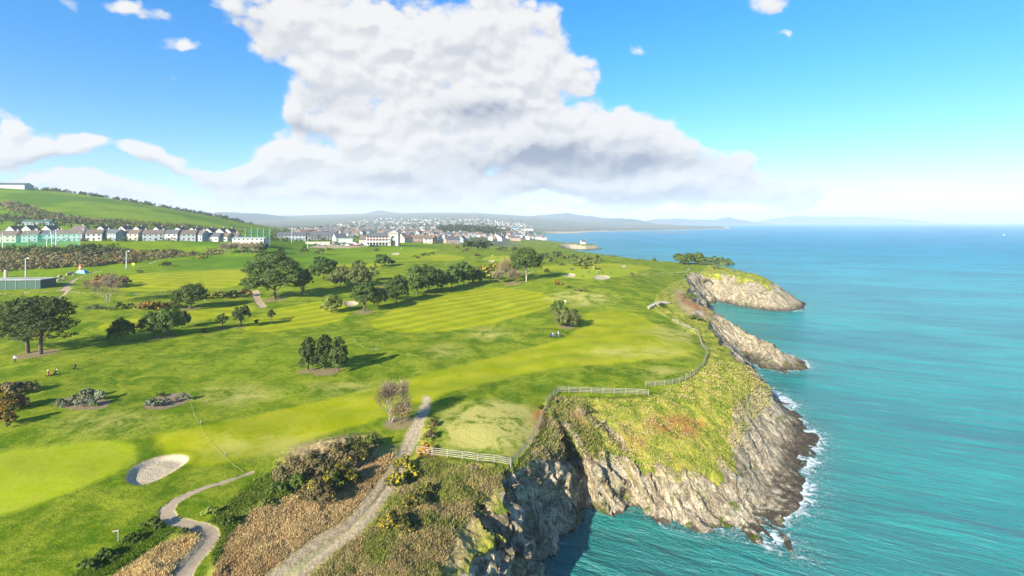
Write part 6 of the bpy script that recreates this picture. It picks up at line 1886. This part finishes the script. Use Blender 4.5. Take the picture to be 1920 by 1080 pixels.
for i, (a, b) in enumerate(spots):
    k = [1, 3, 0, 3, 2, 1, 0, 1, 2, 1, 3, 2, 0, 1, 4, 0, 3, 1, 2, 0, 3, 2][i]
    x, y, z = gp(a, b); nm = CARC[k][0]
    r = thing('parked_car', nm + ' car in the car park by the clubhouse, %s from the left' % ords[i], 'car', (x, y, z + .06), rc_.choice([1.2, 1.4, .2, 1.7]), 'cars parked left of the clubhouse')
    for nm2, me in zip(('body', 'windows'), CP[k][0]): link(nm2, me, r)
    for me in CP[k][1]: link('wheel', me, r)

# the town: nearest houses one by one, the rest as a mass
rt = np.random.default_rng(77)
poly = [(548, 440), (600, 434), (700, 432), (760, 436), (860, 440), (960, 440), (1050, 446), (1052, 450), (980, 451), (960, 452), (925, 452), (870, 447), (865, 457), (790, 458), (750, 456), (745, 444), (690, 444), (640, 446), (560, 447)]
P0 = sample_px(poly, 230, 50)
Dm = P0[:, 1]; order = np.argsort(Dm)
wmats = [WALLW, WALLW, WALLW, WALLC, WALLP, WALLG]; rmats = [ROOFG, ROOFB, ROOFG, ROOFR]
wn_ = {WALLW.name: 'white', WALLC.name: 'cream', WALLP.name: 'pink', WALLG.name: 'blue grey'}; rn_ = {ROOFG.name: 'slate', ROOFB.name: 'brown', ROOFR.name: 'red'}
made = []
for j in order:
    x, y, z = P0[j]
    if y < 560 or z < 2 or any((x - q[0]) ** 2 + (y - q[1]) ** 2 < 15 ** 2 for q in made): continue
    made.append((x, y))
    wm = wmats[rt.integers(6)]; rm = rmats[rt.integers(4)]
    w = [9, 13, 18][rt.integers(3)]
    px_ = CX + F * x / y
    side = 'left of the tower' if px_ < 730 else ('between the tower and the conifer wood' if px_ < 870 else 'right of the conifer wood')
    lab_ = '%s %s town house with %s roof %s' % ({9: 'narrow', 13: 'small', 18: 'long'}[w], wn_[wm.name], rn_[rm.name], side)
    house((x, y, z), rt.random() * 3.1, float(w), 8.0, 5.2, 3.2, wm, rm, lab_, group='%s town houses with %s roof %s' % (wn_[wm.name], rn_[rm.name], side), detail=y < 760, chim=1, name='town_house')
print('TOWN', len(made))
def house_mass(name, pts, seed, smin, smax):
    rg = np.random.default_rng(seed); mb = MB()
    for (x, y, z) in pts:
        w, l, h, rh = rg.uniform(8, 18) * smin, 8 * smin, 5.2 * smin, 3 * smin
        a = rg.random() * 3.14; c_, s_ = math.cos(a), math.sin(a); ci = rg.integers(0, 6); ri = 6 + rg.integers(0, 3)
        def Tt(q): return (x + q[0] * c_ - q[1] * s_, y + q[0] * s_ + q[1] * c_, z + q[2])
        V = [Tt(q) for q in [(-w / 2, -l / 2, -2), (w / 2, -l / 2, -2), (w / 2, l / 2, -2), (-w / 2, l / 2, -2), (-w / 2, -l / 2, h), (w / 2, -l / 2, h), (w / 2, l / 2, h), (-w / 2, l / 2, h), (-w / 2, 0, h + rh), (w / 2, 0, h + rh)]]
        mb.add(V, [(0, 1, 5, 4), (1, 2, 6, 5), (2, 3, 7, 6), (3, 0, 4, 7), (5, 6, 9, 9), (7, 4, 8, 8)], ci)
        mb.add([V[4], V[5], V[9], V[8], V[6], V[7]], [(0, 1, 2, 3), (4, 5, 3, 2)], ri)
    link(name, mb.mesh(name, [WALLW, WALLG, WALLW, WALLC, WALLG, WALLP, ROOFG, ROOFB, ROOFR]), kind='stuff')
house_mass('distant_town', sample_px([(560, 437), (600, 428), (680, 424), (900, 424), (980, 434), (1040, 444), (980, 446), (880, 444), (760, 440), (640, 441)], 500, 51), 52, .9, 1)
house_mass('distant_town', sample_px([(620, 425), (680, 414), (720, 410), (900, 412), (980, 419), (1000, 427), (900, 430), (700, 430)], 650, 53), 54, 1.25, 1)
# large pale sheds of the harbour and beyond
for a, d, w, wm, s in [(930, 1750, 70, WALLW, 'long white harbour shed nearest the shore bend'), (958, 1900, 60, principled('blue_sheet', (.2, .42, .6), .5), 'long blue harbour shed beside the white one'), (985, 2000, 60, WALLW, 'pale blue and white harbour shed at the tip of the quay'),
                       (830, 1500, 40, WALLW, 'long white building on the wooded rise above the town'), (570, 1500, 90, WALLW, 'very long pale factory building under the far brown fields')]:
    house(at_d(a, d), .05, float(w), 16, 8, 2, wm, ROOFG, s, 'shed', chim=0, windows=False, name='harbour_shed')
# white lookout house and rocks on the far point
house(at_d(1093, 935), .3, 8, 6, 4, 4, WALLW, ROOFG, 'white gabled house on the far rocky point in the bay', 'house', chim=1, windows=False)

# ------------------------------------------------------------------ boats
def boat(px, py, L, label, sail=False):
    x, y = WP(px, py)
    r = thing('motor_boat', label, 'boat', (x, y, 0), 1.3)
    V = []; prof = [(-.5, .42), (-.2, .5), (.15, .45), (.5, .04)]
    for z_, k in ((-.08, .7), (.12, 1)):
        for (t, hw) in prof:
            V += [(t * L, -hw * L * .32 * k, z_ * L), (t * L, hw * L * .32 * k, z_ * L)]
    n = 8; Fq = []
    for i in range(3):
        a = i * 2; Fq += [(a, a + 2, n + a + 2, n + a), (a + 3, a + 1, n + a + 1, n + a + 3), (n + a, n + a + 2, n + a + 3, n + a + 1), (a + 1, a + 3, a + 2, a)]
    Fq += [(0, n, n + 1, 1), (6, 7, n + 7, n + 6)]
    link('hull', MB().add(V, Fq).mesh('hull', [M_WHITEP]), r)
    link('cabin', MB().box((-.05 * L, 0, .22 * L), (.32 * L, .2 * L, .22 * L), taper=.75).mesh('cabin', [WALLW]), r)
    link('mast', MB().tube([(0, 0, .2 * L), (0, 0, .7 * L)], [.05, .03]).mesh('mast', [M_POLE]), r)
boat(1571, 424.5, 22, 'tiny white boat far out on the sea, left one of two')
boat(1881, 441, 12, 'small white boat near the right edge of the sea')
print('OBJECTS', len(bpy.data.objects), 'TRIS', sum(len(m.loops) - 2 * len(m.polygons) for m in bpy.data.meshes))
